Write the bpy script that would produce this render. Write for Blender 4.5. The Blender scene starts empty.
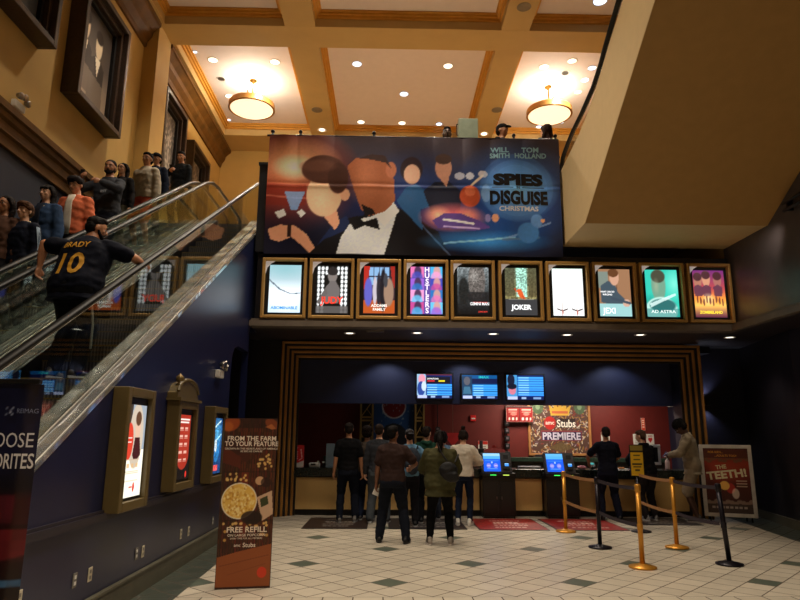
import bpy, bmesh, math, random
import numpy as np
from math import sin, cos, tan, pi, radians, sqrt, atan2
from mathutils import Vector, Matrix, noise
from mathutils.bvhtree import BVHTree
random.seed(7)
rng = np.random.RandomState(11)
SC = bpy.context.scene
COL = SC.collection

# ---------------------------------------------------------------- camera
F = 640.0; PITCH = radians(11.9); YAW = radians(-1.07); ROLL = radians(0.46); H = 1.6
def ray(px, py):
    x = px-400; y = 300-py
    c, s = cos(ROLL), sin(ROLL); x, y = x*c-y*s, x*s+y*c
    Y = F*cos(PITCH)-y*sin(PITCH); Z = F*sin(PITCH)+y*cos(PITCH)
    c, s = cos(YAW), sin(YAW)
    return (x*c-Y*s, x*s+Y*c, Z)
def atY(px, py, v): r = ray(px, py); t = v/r[1]; return (r[0]*t, v, H+r[2]*t)
def atX(px, py, v): r = ray(px, py); t = v/r[0]; return (v, r[1]*t, H+r[2]*t)
def atZ(px, py, v): r = ray(px, py); t = (v-H)/r[2]; return (r[0]*t, r[1]*t, v)

cam = bpy.data.cameras.new('camera'); camo = bpy.data.objects.new('camera', cam); COL.objects.link(camo)
cam.sensor_fit = 'HORIZONTAL'; cam.sensor_width = 36; cam.lens = F/800*36; cam.clip_end = 200; cam.clip_start = .05
fw = Vector((-sin(YAW)*cos(PITCH), cos(YAW)*cos(PITCH), sin(PITCH)))
rt = Vector((cos(YAW), sin(YAW), 0)); up = rt.cross(fw)
rt2 = rt*cos(ROLL)+up*sin(ROLL); up2 = -rt*sin(ROLL)+up*cos(ROLL)
camo.matrix_world = Matrix(((rt2.x, up2.x, -fw.x, 0), (rt2.y, up2.y, -fw.y, 0), (rt2.z, up2.z, -fw.z, H), (0, 0, 0, 1)))
SC.camera = camo
SC.view_settings.view_transform = 'Standard'; SC.view_settings.look = 'None'
SC.cycles.transparent_max_bounces = 40; SC.cycles.max_bounces = 10; SC.cycles.sample_clamp_indirect = 8
SC.view_settings.gamma = 1; SC.view_settings.exposure = 0; SC.view_settings.use_curve_mapping = False

# ---------------------------------------------------------------- materials
def lin(c):
    return tuple(((v/255)/12.92 if v/255 <= .04045 else ((v/255+.055)/1.055)**2.4) for v in c[:3])
MATS = {}
def mat(name, rgb, rough=.6, metal=0, var=.12, scale=6, bump=0, bscale=40, emit=0, spec=.5, coat=0, obj=True):
    if name in MATS: return MATS[name]
    m = bpy.data.materials.new(name); m.use_nodes = True
    nt = m.node_tree; b = nt.nodes['Principled BSDF']; c = lin(rgb)
    b.inputs['Roughness'].default_value = rough; b.inputs['Metallic'].default_value = metal
    b.inputs['Specular IOR Level'].default_value = spec
    b.inputs['Coat Weight'].default_value = coat; b.inputs['Coat Roughness'].default_value = .1
    tc = nt.nodes.new('ShaderNodeTexCoord'); n = nt.nodes.new('ShaderNodeTexNoise')
    n.inputs['Scale'].default_value = scale; n.inputs['Detail'].default_value = 5
    nt.links.new(tc.outputs['Object'], n.inputs['Vector'])
    r = nt.nodes.new('ShaderNodeValToRGB')
    r.color_ramp.elements[0].position = .3; r.color_ramp.elements[1].position = .7
    r.color_ramp.elements[0].color = tuple(v*(1-var) for v in c)+(1,)
    r.color_ramp.elements[1].color = tuple(min(1, v*(1+var)) for v in c)+(1,)
    nt.links.new(n.outputs['Fac'], r.inputs['Fac']); nt.links.new(r.outputs['Color'], b.inputs['Base Color'])
    if bump:
        n2 = nt.nodes.new('ShaderNodeTexNoise'); n2.inputs['Scale'].default_value = bscale; n2.inputs['Detail'].default_value = 4
        nt.links.new(tc.outputs['Object'], n2.inputs['Vector'])
        bp = nt.nodes.new('ShaderNodeBump'); bp.inputs['Strength'].default_value = bump; bp.inputs['Distance'].default_value = .01
        nt.links.new(n2.outputs['Fac'], bp.inputs['Height']); nt.links.new(bp.outputs['Normal'], b.inputs['Normal'])
    if emit:
        b.inputs['Emission Color'].default_value = c+(1,); b.inputs['Emission Strength'].default_value = emit
    MATS[name] = m; return m
def glassmat(name, tint=(250, 252, 251), rough=.0, trans=1.0):
    if name in MATS: return MATS[name]
    m = bpy.data.materials.new(name); m.use_nodes = True; nt = m.node_tree; nt.nodes.clear()
    o = nt.nodes.new('ShaderNodeOutputMaterial'); mx = nt.nodes.new('ShaderNodeMixShader')
    t = nt.nodes.new('ShaderNodeBsdfTransparent'); g = nt.nodes.new('ShaderNodeBsdfGlossy'); f = nt.nodes.new('ShaderNodeFresnel')
    ge = nt.nodes.new('ShaderNodeNewGeometry'); mr = nt.nodes.new('ShaderNodeMapRange'); mr.inputs['To Min'].default_value = 1.5; mr.inputs['To Max'].default_value = 1/1.5
    nt.links.new(ge.outputs['Backfacing'], mr.inputs['Value']); nt.links.new(mr.outputs['Result'], f.inputs['IOR']); g.inputs['Roughness'].default_value = rough
    t.inputs['Color'].default_value = lin(tint)+(1,)
    nt.links.new(f.outputs[0], mx.inputs[0]); nt.links.new(t.outputs[0], mx.inputs[1]); nt.links.new(g.outputs[0], mx.inputs[2])
    nt.links.new(mx.outputs[0], o.inputs[0]); MATS[name] = m; return m
def artmat(name, emit=0, rough=.5, spec=.4):
    if name in MATS: return MATS[name]
    m = bpy.data.materials.new(name); m.use_nodes = True; nt = m.node_tree; b = nt.nodes['Principled BSDF']
    a = nt.nodes.new('ShaderNodeAttribute'); a.attribute_name = 'ink'
    b.inputs['Roughness'].default_value = rough; b.inputs['Specular IOR Level'].default_value = spec
    if emit:
        b.inputs['Base Color'].default_value = (.02, .02, .02, 1)
        nt.links.new(a.outputs['Color'], b.inputs['Emission Color']); b.inputs['Emission Strength'].default_value = emit
    else: nt.links.new(a.outputs['Color'], b.inputs['Base Color'])
    MATS[name] = m; return m
PRINT = artmat('printed_ink'); CLOTHPRINT = artmat('printed_vinyl', 0, .32, .5)
LIT = artmat('backlit_print', 1.35, .2); SCREEN = artmat('lit_screen', 1.3, .2)

# ---------------------------------------------------------------- mesh building
class MB:
    def __init__(s): s.bm = bmesh.new()
    def face(s, pts, m=0):
        f = s.bm.faces.new([s.bm.verts.new(p) for p in pts]); f.material_index = m; return f
    def box(s, x0, x1, y0, y1, z0, z1, m=0, M=None, bev=0):
        x0, x1 = min(x0, x1), max(x0, x1); y0, y1 = min(y0, y1), max(y0, y1); z0, z1 = min(z0, z1), max(z0, z1)
        P = [Vector(p) for p in ((x0,y0,z0),(x1,y0,z0),(x1,y1,z0),(x0,y1,z0),(x0,y0,z1),(x1,y0,z1),(x1,y1,z1),(x0,y1,z1))]
        if M is not None: P = [M @ p for p in P]
        v = [s.bm.verts.new(p) for p in P]; fs = []
        for q in ((3,2,1,0),(4,5,6,7),(0,1,5,4),(1,2,6,5),(2,3,7,6),(3,0,4,7)):
            f = s.bm.faces.new([v[i] for i in q]); f.material_index = m; fs.append(f)
        if bev:
            es = list({e for f in fs for e in f.edges})
            r = bmesh.ops.bevel(s.bm, geom=es, offset=bev, segments=2, affect='EDGES', profile=.5)
            for f in r['faces']: f.material_index = m
        return s
    def prism(s, poly, axis, a, b, m=0):
        """extrude 2D polygon along axis ('x': poly=(y,z); 'y': (x,z); 'z': (x,y))"""
        mk = {'x': lambda p, t: (t, p[0], p[1]), 'y': lambda p, t: (p[0], t, p[1]), 'z': lambda p, t: (p[0], p[1], t)}[axis]
        A = [s.bm.verts.new(mk(p, a)) for p in poly]; B = [s.bm.verts.new(mk(p, b)) for p in poly]
        f = [s.bm.faces.new(A), s.bm.faces.new(B[::-1])]; n = len(poly)
        for i in range(n): f.append(s.bm.faces.new((A[i], B[i], B[(i+1) % n], A[(i+1) % n])))
        for q in f: q.material_index = m
        bmesh.ops.recalc_face_normals(s.bm, faces=f); return s
    def tube(s, pts, r, seg=12, m=0, cap=True, flat=None):
        pts = [Vector(p) for p in pts]; n = len(pts)
        rs = r if isinstance(r, (list, tuple)) else [r]*n; rings = []; last = None
        for i, p in enumerate(pts):
            d = (pts[min(i+1, n-1)]-pts[max(i-1, 0)]).normalized()
            u = Vector((0, 0, 1)) if abs(d.z) < .95 else Vector((0, 1, 0))
            if last is not None and abs(last.dot(d)) < .9: u = last
            a = d.cross(u).normalized(); b = a.cross(d).normalized(); last = b
            k = flat if flat else (1, 1)
            rings.append([s.bm.verts.new(p+(a*cos(t)*k[0]+b*sin(t)*k[1])*rs[i]) for t in (2*pi*j/seg for j in range(seg))])
        fs = []
        for i in range(n-1):
            for j in range(seg): fs.append(s.bm.faces.new((rings[i][j], rings[i][(j+1) % seg], rings[i+1][(j+1) % seg], rings[i+1][j])))
        if cap: fs.append(s.bm.faces.new(rings[0][::-1])); fs.append(s.bm.faces.new(rings[-1]))
        for f in fs: f.material_index = m
        bmesh.ops.recalc_face_normals(s.bm, faces=fs); return s
    def lathe(s, prof, c, seg=24, m=0, M=None):
        c = Vector(c); rings = []
        for r, z in prof:
            rings.append([s.bm.verts.new((M @ Vector((r*cos(t), r*sin(t), z)) if M else Vector((r*cos(t), r*sin(t), z)))+c) for t in (2*pi*j/seg for j in range(seg))])
        fs = []
        for i in range(len(prof)-1):
            for j in range(seg): fs.append(s.bm.faces.new((rings[i][j], rings[i][(j+1) % seg], rings[i+1][(j+1) % seg], rings[i+1][j])))
        if prof[0][0] > 1e-4: fs.append(s.bm.faces.new(rings[0][::-1]))
        if prof[-1][0] > 1e-4: fs.append(s.bm.faces.new(rings[-1]))
        for f in fs: f.material_index = m
        return s
    def ell(s, c, r, m=0, M=None, sub=3):
        R = Matrix.Diagonal((r[0], r[1], r[2], 1)) if not isinstance(r, (int, float)) else Matrix.Diagonal((r, r, r, 1))
        T = Matrix.Translation(c) @ (M.to_4x4() if M is not None else Matrix.Identity(4)) @ R
        q = bmesh.ops.create_icosphere(s.bm, subdivisions=sub, radius=1, matrix=T)
        for v in q['verts']:
            for f in v.link_faces: f.material_index = m
        return s
    def seg(s, a, b, ra, rb, n=14):
        a = Vector(a); b = Vector(b); d = b-a
        if d.length < 1e-5: return s
        s.tube([a, b], [ra, rb], n); return s
    def chain(s, pts, rad, sub=2):
        for i, p in enumerate(pts): s.ell(p, rad[i], sub=sub)
        for i in range(len(pts)-1): s.seg(pts[i], pts[i+1], rad[i], rad[i+1])
        return s
    def loft(s, secs, seg=24, m=0, fx=None):
        """secs: (center Vector, rx, ry) in xy plane rings"""
        rings = []
        for c, rx, ry in secs:
            ring = []
            for j in range(seg):
                t = 2*pi*j/seg; e = .8
                p = Vector((c[0]+rx*math.copysign(abs(cos(t))**e, cos(t)), c[1]+ry*math.copysign(abs(sin(t))**e, sin(t)), c[2]))
                ring.append(s.bm.verts.new(fx(p) if fx else p))
            rings.append(ring)
        fs = []
        for i in range(len(secs)-1):
            for j in range(seg): fs.append(s.bm.faces.new((rings[i][j], rings[i][(j+1) % seg], rings[i+1][(j+1) % seg], rings[i+1][j])))
        fs.append(s.bm.faces.new(rings[0][::-1])); fs.append(s.bm.faces.new(rings[-1]))
        for f in fs: f.material_index = m
        bmesh.ops.recalc_face_normals(s.bm, faces=fs); return s
    def text(s, txt, size, M, m=0, align='CENTER', bold=.0, depth=0, sx=1):
        for tri in text_tris(txt, size, align, bold, sx):
            s.face([M @ Vector((p[0], p[1], 0)) for p in tri], m)
        return s
    def mesh(s, name, mats, smooth=False, xf=None):
        if xf is not None: bmesh.ops.transform(s.bm, matrix=xf, verts=s.bm.verts)
        me = bpy.data.meshes.new(name); s.bm.to_mesh(me); s.bm.free()
        for q in (mats if isinstance(mats, (list, tuple)) else [mats]): me.materials.append(q)
        if smooth: me.polygons.foreach_set('use_smooth', [True]*len(me.polygons))
        return me
def text_tris(txt, size, align='CENTER', bold=0, sx=1):
    cu = bpy.data.curves.new('t', 'FONT'); cu.body = txt; cu.size = size; cu.align_x = align; cu.offset = bold*size
    cu.resolution_u = 3
    o = bpy.data.objects.new('t', cu); COL.objects.link(o)
    dg = bpy.context.evaluated_depsgraph_get(); e = o.evaluated_get(dg); me = e.to_mesh(); me.calc_loop_triangles()
    out = [[(me.vertices[i].co.x*sx, me.vertices[i].co.y) for i in t.vertices] for t in me.loop_triangles]
    e.to_mesh_clear(); bpy.data.objects.remove(o); bpy.data.curves.remove(cu)
    return out
def link(name, me, parent=None, xf=None):
    o = bpy.data.objects.new(name, me); COL.objects.link(o)
    if parent is not None: o.parent = parent
    return o
def root_inv(parent):
    M = Matrix.Identity(4); p = parent
    while p is not None: M = p.matrix_basis.inverted() @ M if False else M @ Matrix.Identity(4); p = None
    # chain of parents
    ch = []; p = parent
    while p is not None: ch.append(p); p = p.parent
    W = Matrix.Identity(4)
    for q in reversed(ch): W = W @ q.matrix_basis
    return W.inverted()
def part(name, mb, mats, parent=None, smooth=False, world=True, label=None):
    """one mesh object; world=True: vertices are given in world coordinates"""
    xf = root_inv(parent) if (parent is not None and world) else None
    o = link(name, mb.mesh(name, mats, smooth, xf), parent)
    if smooth == 'auto': pass
    if label: o['label'] = label
    return o
def tag(o, label, cat, group=None):
    o['label'] = label; o['category'] = cat
    if group: o['group'] = group
    return o
def thing(name, label, cat, loc=(0, 0, 0), rz=0, group=None):
    o = bpy.data.objects.new(name, None); COL.objects.link(o); o.location = loc; o.rotation_euler = (0, 0, rz)
    o.empty_display_size = .1
    return tag(o, label, cat, group)
def struct(name, mb, mats, smooth=False):
    o = part(name, mb, mats, None, smooth); o['kind'] = 'structure'; return o
def dup(root, loc, rz, label, group=None):
    r = root.copy(); COL.objects.link(r); r.location = loc; r.rotation_euler = (0, 0, rz); r['label'] = label
    if group: r['group'] = group
    for ch in list(root.children):
        c = ch.copy(); COL.objects.link(c); c.parent = r
        for g in ch.children: d = g.copy(); COL.objects.link(d); d.parent = c
    return r

# ---------------------------------------------------------------- printed artwork: a fine grid of ink colours
class Art:
    def __init__(s, nx, ny, base=(0, 0, 0)):
        s.nx, s.ny = nx, ny
        u = np.linspace(0, 1, nx+1); v = np.linspace(0, 1, ny+1)
        s.U, s.V = np.meshgrid(u, v); s.C = np.zeros((ny+1, nx+1, 3)); s.C[:] = np.array(base)/255.
        s.asp = nx/ny; s.t = []
    def blend(s, a, col):
        a = np.clip(a, 0, 1)[..., None]; s.C = s.C*(1-a)+np.array(col)/255.*a; return s
    def vgrad(s, stops):
        xs = [p for p, c in stops]
        for k in range(3): s.C[..., k] = np.interp(s.V, xs, [c[k]/255. for p, c in stops])
        return s
    def el(s, cx, cy, rx, ry, col, a=1, soft=.08, rot=0):
        dx = (s.U-cx); dy = (s.V-cy)/s.asp
        c, q = cos(rot), sin(rot); X = dx*c+dy*q; Y = -dx*q+dy*c
        d = np.sqrt((X/rx)**2+(Y/(ry/s.asp))**2)
        return s.blend(a*np.clip((1-d)/soft+.5, 0, 1), col)
    def glow(s, cx, cy, rx, ry, col, a=1, p=1.):
        d = np.sqrt(((s.U-cx)/rx)**2+((s.V-cy)/ry)**2); return s.blend(a*np.clip(1-d, 0, 1)**p, col)
    def poly(s, pts, col, a=1):
        ins = np.zeros(s.U.shape, bool); n = len(pts); j = n-1
        for i in range(n):
            xi, yi = pts[i]; xj, yj = pts[j]
            if yi != yj:
                k = ((yi > s.V) != (yj > s.V)) & (s.U < (xj-xi)*(s.V-yi)/(yj-yi)+xi); ins ^= k
            j = i
        return s.blend(ins*a, col)
    def rect(s, x0, y0, x1, y1, col, a=1): return s.blend(((s.U >= x0) & (s.U <= x1) & (s.V >= y0) & (s.V <= y1))*a, col)
    def line(s, x0, y0, x1, y1, w, col, a=1):
        ax, ay = x0, y0/s.asp; bx, by = x1, y1/s.asp; L = max((bx-ax)**2+(by-ay)**2, 1e-9)
        t = np.clip(((s.U-ax)*(bx-ax)+(s.V/s.asp-ay)*(by-ay))/L, 0, 1)
        d = np.hypot(s.U-ax-t*(bx-ax), s.V/s.asp-ay-t*(by-ay)); return s.blend(a*np.clip((w-d)/(w*.4)+.5, 0, 1), col)
    def noise(s, amp, sx=1, sy=1, seed=0):
        r = np.random.RandomState(seed); k = r.rand(int(s.ny*sy)+2, int(s.nx*sx)+2)
        yi = (s.V*(k.shape[0]-2)).astype(int); xi = (s.U*(k.shape[1]-2)).astype(int)
        s.C = np.clip(s.C*(1+amp*(k[yi, xi]-.5)[..., None]*2), 0, 1); return s
    def text(s, txt, u, v, size, col, align='CENTER', bold=0, sx=1, rot=0):
        s.t.append((txt, u, v, size, col, align, bold, sx, rot)); return s
    def build(s, name, W, Hh, M, material, parent=None, fold=None, world=True, lift=.004):
        """grid in local XY (x right, y up, top-left at (-W/2,Hh)) mapped through M; normal +Z of M faces viewer"""
        xs = (s.U-.5)*W; ys = (1-s.V)*Hh; z = fold(s.U, s.V) if fold else np.zeros_like(xs)
        V = [tuple(M @ Vector(p)) for p in zip(xs.ravel().tolist(), ys.ravel().tolist(), z.ravel().tolist())]
        n = s.nx+1; F_ = []
        for j in range(s.ny):
            b = j*n
            for i in range(s.nx): F_.append((b+i+n, b+i+n+1, b+i+1, b+i))
        C = s.C.reshape(-1, 3); C = np.where(C <= .04045, C/12.92, ((C+.055)/1.055)**2.4).tolist()
        for (txt, u, v, size, col, al, bold, sx, rot) in s.t:
            lc = list(lin(col)); cr, sr = cos(rot), sin(rot)
            for tri in text_tris(txt, size*Hh, al, bold, sx):
                k = len(V)
                for p in tri:
                    x = (u-.5)*W+p[0]*cr-p[1]*sr; y = (1-v)*Hh+p[0]*sr+p[1]*cr
                    zz = 0
                    if fold: zz = float(fold(np.array(x/W+.5), np.array(1-y/Hh)))
                    V.append(tuple(M @ Vector((x, y, zz+lift)))); C.append(lc)
                F_.append((k, k+1, k+2))
        me = bpy.data.meshes.new(name); me.from_pydata(V, [], F_); me.update()
        ca = me.color_attributes.new('ink', 'FLOAT_COLOR', 'POINT')
        ca.data.foreach_set('color', [x for c in C for x in (c[0], c[1], c[2], 1)])
        me.materials.append(material)
        if parent is not None and world: me.transform(root_inv(parent))
        if fold: me.polygons.foreach_set('use_smooth', [True]*len(me.polygons))
        return link(name, me, parent)
def front(x, y, z, rz=0, tilt=0):
    """a frame whose +Z faces the camera (-Y), x right, y up; base point (x,y,z)"""
    return Matrix.Translation((x, y, z)) @ Matrix.Rotation(rz, 4, 'Z') @ Matrix.Rotation(radians(90)-tilt, 4, 'X')
# ---------------------------------------------------------------- materials of the place
yellow = mat('yellow_plaster', (194, 156, 84), .75, var=.05, scale=2, bump=.15)
beamm = mat('beam_plaster', (196, 164, 104), .75, var=.04, scale=2, bump=.1)
panelm = mat('ceiling_panel_paint', (232, 218, 212), .8, var=.02)
goldtrim = mat('ochre_moulding', (205, 146, 52), .5, var=.08)
wood = mat('brown_wood', (104, 70, 28), .6, var=.3, scale=3, bump=.3, bscale=60, spec=.15)
darkwood = mat('dark_frame_wood', (58, 42, 32), .4, var=.25, scale=20, bump=.3)
navy = mat('navy_wall_paint', (21, 28, 62), .3, var=.08, scale=3, bump=.12, bscale=120)
navyup = mat('slate_wall_paint', (30, 36, 56), .6, var=.08, scale=3, bump=.2)
dark = mat('dark_wall_paint', (20, 18, 26), .45, var=.1)
charc = mat('charcoal_wall_paint', (84, 76, 76), .34, var=.1, bump=.1)
header = mat('header_blue_paint', (46, 52, 82), .6, var=.05)
red = mat('oxblood_wall_paint', (104, 26, 20), .6, var=.08)
black = mat('black_plastic', (12, 12, 14), .45, var=.1)
blackmetal = mat('black_metal', (16, 15, 18), .35, .6, var=.1)
steel = mat('brushed_steel', (196, 200, 202), .16, .8, var=.1, scale=3, bump=1, bscale=1.7)
steel.node_tree.nodes['Bump'].inputs['Distance'].default_value = .05
steel.node_tree.nodes['Noise Texture.001'].inputs['Detail'].default_value = 0; steel.node_tree.nodes['Noise Texture.001'].inputs['Scale'].default_value = 3.2
steelsoft = mat('satin_steel', (150, 145, 138), .35, 1, var=.1)
rubber = mat('handrail_rubber', (14, 13, 14), .42, var=.1)
bronze = mat('bronze_bar', (176, 124, 60), .42, .35, var=.15, scale=4)
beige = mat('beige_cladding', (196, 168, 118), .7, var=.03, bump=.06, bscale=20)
beige_shaded = mat('beige_cladding_shaded', (176, 136, 76), .75, var=.04, bump=.06, bscale=20)  # same cladding, darkened to paint in the shade on the slope
olive = mat('olive_case_paint', (96, 80, 44), .45, var=.1)
taupe = mat('taupe_trim', (110, 98, 86), .5, var=.12)
baseb = mat('grey_baseboard', (92, 88, 72), .5, var=.12)
greenstone = mat('green_stone_top', (26, 34, 30), .25, var=.3, scale=30)
tan_ = mat('tan_laminate', (206, 168, 104), .5, var=.08, scale=2)
white = mat('white_plastic', (222, 220, 214), .5, var=.03)
cream = mat('cream_plate', (206, 196, 170), .5, var=.04)
brass = mat('brass', (168, 126, 58), .3, .9, var=.1)
goldpost = mat('gold_post', (200, 140, 50), .35, .55, var=.1)
goldbelt = mat('gold_belt_webbing', (150, 106, 62), .8, var=.2, scale=60)
blackbelt = mat('black_belt_webbing', (34, 22, 32), .8, var=.2, scale=60)
glass = glassmat('clear_glass')
glassg = glassmat('greenish_glass', (243, 249, 245))

# floor: square tiles set diagonally with a green diamond every fifth tile
def floor_material():
    m = bpy.data.materials.new('diagonal_floor_tile'); m.use_nodes = True; nt = m.node_tree; b = nt.nodes['Principled BSDF']; L = nt.links.new
    def N(t, **k):
        n = nt.nodes.new(t)
        for a, v in k.items(): setattr(n, a, v)
        return n
    def Mt(op, a, c=None, d=None):
        n = N('ShaderNodeMath', operation=op)
        for i, q in enumerate((a, c, d)):
            if q is None: continue
            if isinstance(q, (int, float)): n.inputs[i].default_value = q
            else: L(q, n.inputs[i])
        return n.outputs[0]
    tc = N('ShaderNodeTexCoord'); sp = N('ShaderNodeSeparateXYZ'); L(tc.outputs['Object'], sp.inputs[0])
    rx, ry = sp.outputs[0], sp.outputs[1]; x = Mt('ADD', rx, Mt('MULTIPLY', Mt('ADD', ry, -9), .02)); y = Mt('ADD', ry, Mt('MULTIPLY', rx, -.02)); a = .3006*sqrt(2)
    # tile coordinates of the rotated grid, centre of a green tile at (0, 7.7) and (0, 9.83)
    x0 = Mt('ADD', x, -.02); y0 = Mt('ADD', y, -9.70)
    u = Mt('ADD', Mt('DIVIDE', Mt('ADD', x0, y0), a), 1000.5); v = Mt('ADD', Mt('DIVIDE', Mt('SUBTRACT', y0, x0), a), 1000.5)
    sel = Mt('LESS_THAN', y, 6.93)                     # in front of the line: tiles square to the room
    us = Mt('ADD', Mt('DIVIDE', x, .3006), 1000.2); vs = Mt('ADD', Mt('DIVIDE', Mt('ADD', y, -6.93), .3006), 1000)
    def mix(A, B): return Mt('ADD', Mt('MULTIPLY', B, sel), Mt('MULTIPLY', A, Mt('SUBTRACT', 1, sel)))
    U = mix(u, us); V = mix(v, vs)
    fu, fv = Mt('FRACT', U), Mt('FRACT', V); iu, iv = Mt('FLOOR', U), Mt('FLOOR', V)
    g = .022
    e = Mt('MINIMUM', Mt('MINIMUM', fu, Mt('SUBTRACT', 1, fu)), Mt('MINIMUM', fv, Mt('SUBTRACT', 1, fv)))
    grout = Mt('LESS_THAN', e, g)
    m5u = Mt('LESS_THAN', Mt('FRACT', Mt('ADD', Mt('DIVIDE', iu, 5), .001)), .1); m5v = Mt('LESS_THAN', Mt('FRACT', Mt('ADD', Mt('DIVIDE', iv, 5), .001)), .1)
    green = Mt('MULTIPLY', Mt('MULTIPLY', m5u, m5v), Mt('SUBTRACT', 1, sel))
    # green border strip along both side walls
    bor = Mt('MAXIMUM', Mt('LESS_THAN', x, -2.12), Mt('GREATER_THAN', Mt('SUBTRACT', x, Mt('MULTIPLY', Mt('MAXIMUM', Mt('ADD', y, -10.5), 0), .18)), 6.55))
    cmb = N('ShaderNodeCombineXYZ'); L(iu, cmb.inputs[0]); L(iv, cmb.inputs[1])
    wn = N('ShaderNodeTexWhiteNoise', noise_dimensions='2D'); L(cmb.outputs[0], wn.inputs['Vector'])
    nz = N('ShaderNodeTexNoise'); nz.inputs['Scale'].default_value = 9; nz.inputs['Detail'].default_value = 6; L(tc.outputs['Object'], nz.inputs['Vector'])
    val = Mt('ADD', Mt('MULTIPLY', wn.outputs['Value'], .16), Mt('ADD', Mt('MULTIPLY', nz.outputs['Fac'], .3), .78))
    def rgb(c):
        n = N('ShaderNodeRGB'); n.outputs[0].default_value = lin(c)+(1,); return n.outputs[0]
    def mixc(f, A, B):
        n = N('ShaderNodeMix', data_type='RGBA'); L(f, n.inputs[0]); L(A, n.inputs[6]); L(B, n.inputs[7]); return n.outputs[2]
    c = mixc(green, rgb((188, 178, 160)), rgb((84, 92, 80)))
    c = mixc(bor, c, rgb((66, 72, 64)))
    c = mixc(grout, c, rgb((78, 66, 54)))
    vm = N('ShaderNodeVectorMath', operation='SCALE'); L(c, vm.inputs[0]); L(val, vm.inputs['Scale'])
    L(vm.outputs[0], b.inputs['Base Color'])
    L(Mt('ADD', Mt('MULTIPLY', grout, .4), .34), b.inputs['Roughness'])
    bp = N('ShaderNodeBump'); bp.inputs['Distance'].default_value = .004; bp.inputs['Strength'].default_value = .5
    L(Mt('SUBTRACT', 1, grout), bp.inputs['Height']); L(bp.outputs[0], b.inputs['Normal'])
    return m
mb = MB(); mb.box(-6, 8.6, -4.5, 17, -.1, 0); struct('floor', mb, floor_material())

XW = -5.5                                    # tall left wall
DECK = -1.40                                  # z of the escalator deck at Y=0 (30 degree line z = DECK + .577 Y)
S30 = tan(radians(30))
UP = 5.9                                      # upper floor level
# left wall (tall, behind the escalators)
mb = MB(); mb.box(XW-.2, XW, -4.5, 19.5, 6.05, 11.0, 0); struct('wall_left_upper', mb, yellow)
mb = MB(); mb.box(XW-.2, XW, -4.5, 19.5, 0, 6.05, 0); struct('wall_left_lower', mb, navyup)
mb = MB(); mb.box(XW+.001, -5.2, 12.9, 13.66, 6.05, 10.6); struct('wall_left_pilaster', mb, yellow)
# stepped wooden band and ceiling crown
def cornice(name, prof, y0, y1, m, x=XW):
    mb = MB(); mb.prism([(x+p[0], p[1]) for p in prof], 'y', y0, y1); struct(name, mb, m)
band = [(0, 5.55), (.05, 5.55), (.05, 5.7), (.09, 5.73), (.09, 5.86), (.13, 5.9), (.13, 5.98), (.17, 6.0), (.17, 6.1), (0, 6.1)]
cornice('trim_1', band, -4.5, 12.85, wood)
crown = [(0, 10.0), (.05, 10.0), (.07, 10.12), (.16, 10.25), (.18, 10.36), (.3, 10.48), (.34, 10.5), (.34, 10.595), (0, 10.595)]
cornice('trim_2', crown, -4.5, 12.89, wood); cornice('trim_3', crown, 13.67, 19.45, wood)
mb = MB(); mb.box(XW, 8.5, 19.5, 19.7, UP, 11); struct('wall_back_upper', mb, yellow)
mb = MB(); mb.box(6.45, 6.6, 11.75, 19.5, 4.0, 11); struct('wall_right_far', mb, yellow)
mb = MB(); mb.box(6.45, 6.6, -4.5, 11.75, 3.53, 11); struct('wall_right', mb, charc)
mb = MB(); mb.box(XW, 8.6, -4.7, -4.5, 0, 11); struct('wall_front', mb, yellow)
# ceiling with beams and coffers
mb = MB(); mb.box(XW-.2, 8.5, -4.5, 19.6, 10.95, 11.1, 1)
xb = [(-5.5, -5.1), (-2.41, -1.72), (2.49, 3.13), (5.95, 6.45)]; yb = [(-4.5, -3.2), (4.6, 5.4), (12.9, 13.7), (18.36, 19.5)]
for a, b in xb: mb.box(a, b, -4.49, 19.49, 10.602, 10.96, 0)
for a, b in yb: mb.box(-5.49, 6.44, a+.001, b-.001, 10.6, 10.955, 0)
struct('ceiling', mb, [beamm, panelm])
n = 4
for i in range(3):
    for j in range(3):
        if j == 0: continue
        x0, x1 = xb[i][1], xb[i+1][0]; y0, y1 = yb[j][1], yb[j+1][0]
        mb = MB()
        for d, z0, z1 in ((.05, 10.80, 10.95), (.1, 10.86, 10.95), (.14, 10.91, 10.95)):
            mb.box(x0, x0+d, y0, y1, z0, z1); mb.box(x1-d, x1, y0, y1, z0, z1)
            mb.box(x0+d, x1-d, y0, y0+d, z0, z1); mb.box(x0+d, x1-d, y1-d, y1, z0, z1)
        struct('trim_%d' % n, mb, goldtrim); n += 1
# upper floor slab
mb = MB(); mb.box(-2.45, 6.44, 11.82, 19.5, 5.6, UP); mb.box(XW, -2.45, 12.9, 19.5, 5.6, UP); struct('floor_upper', mb, mat('upper_tile', (170, 150, 124), .5))
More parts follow.
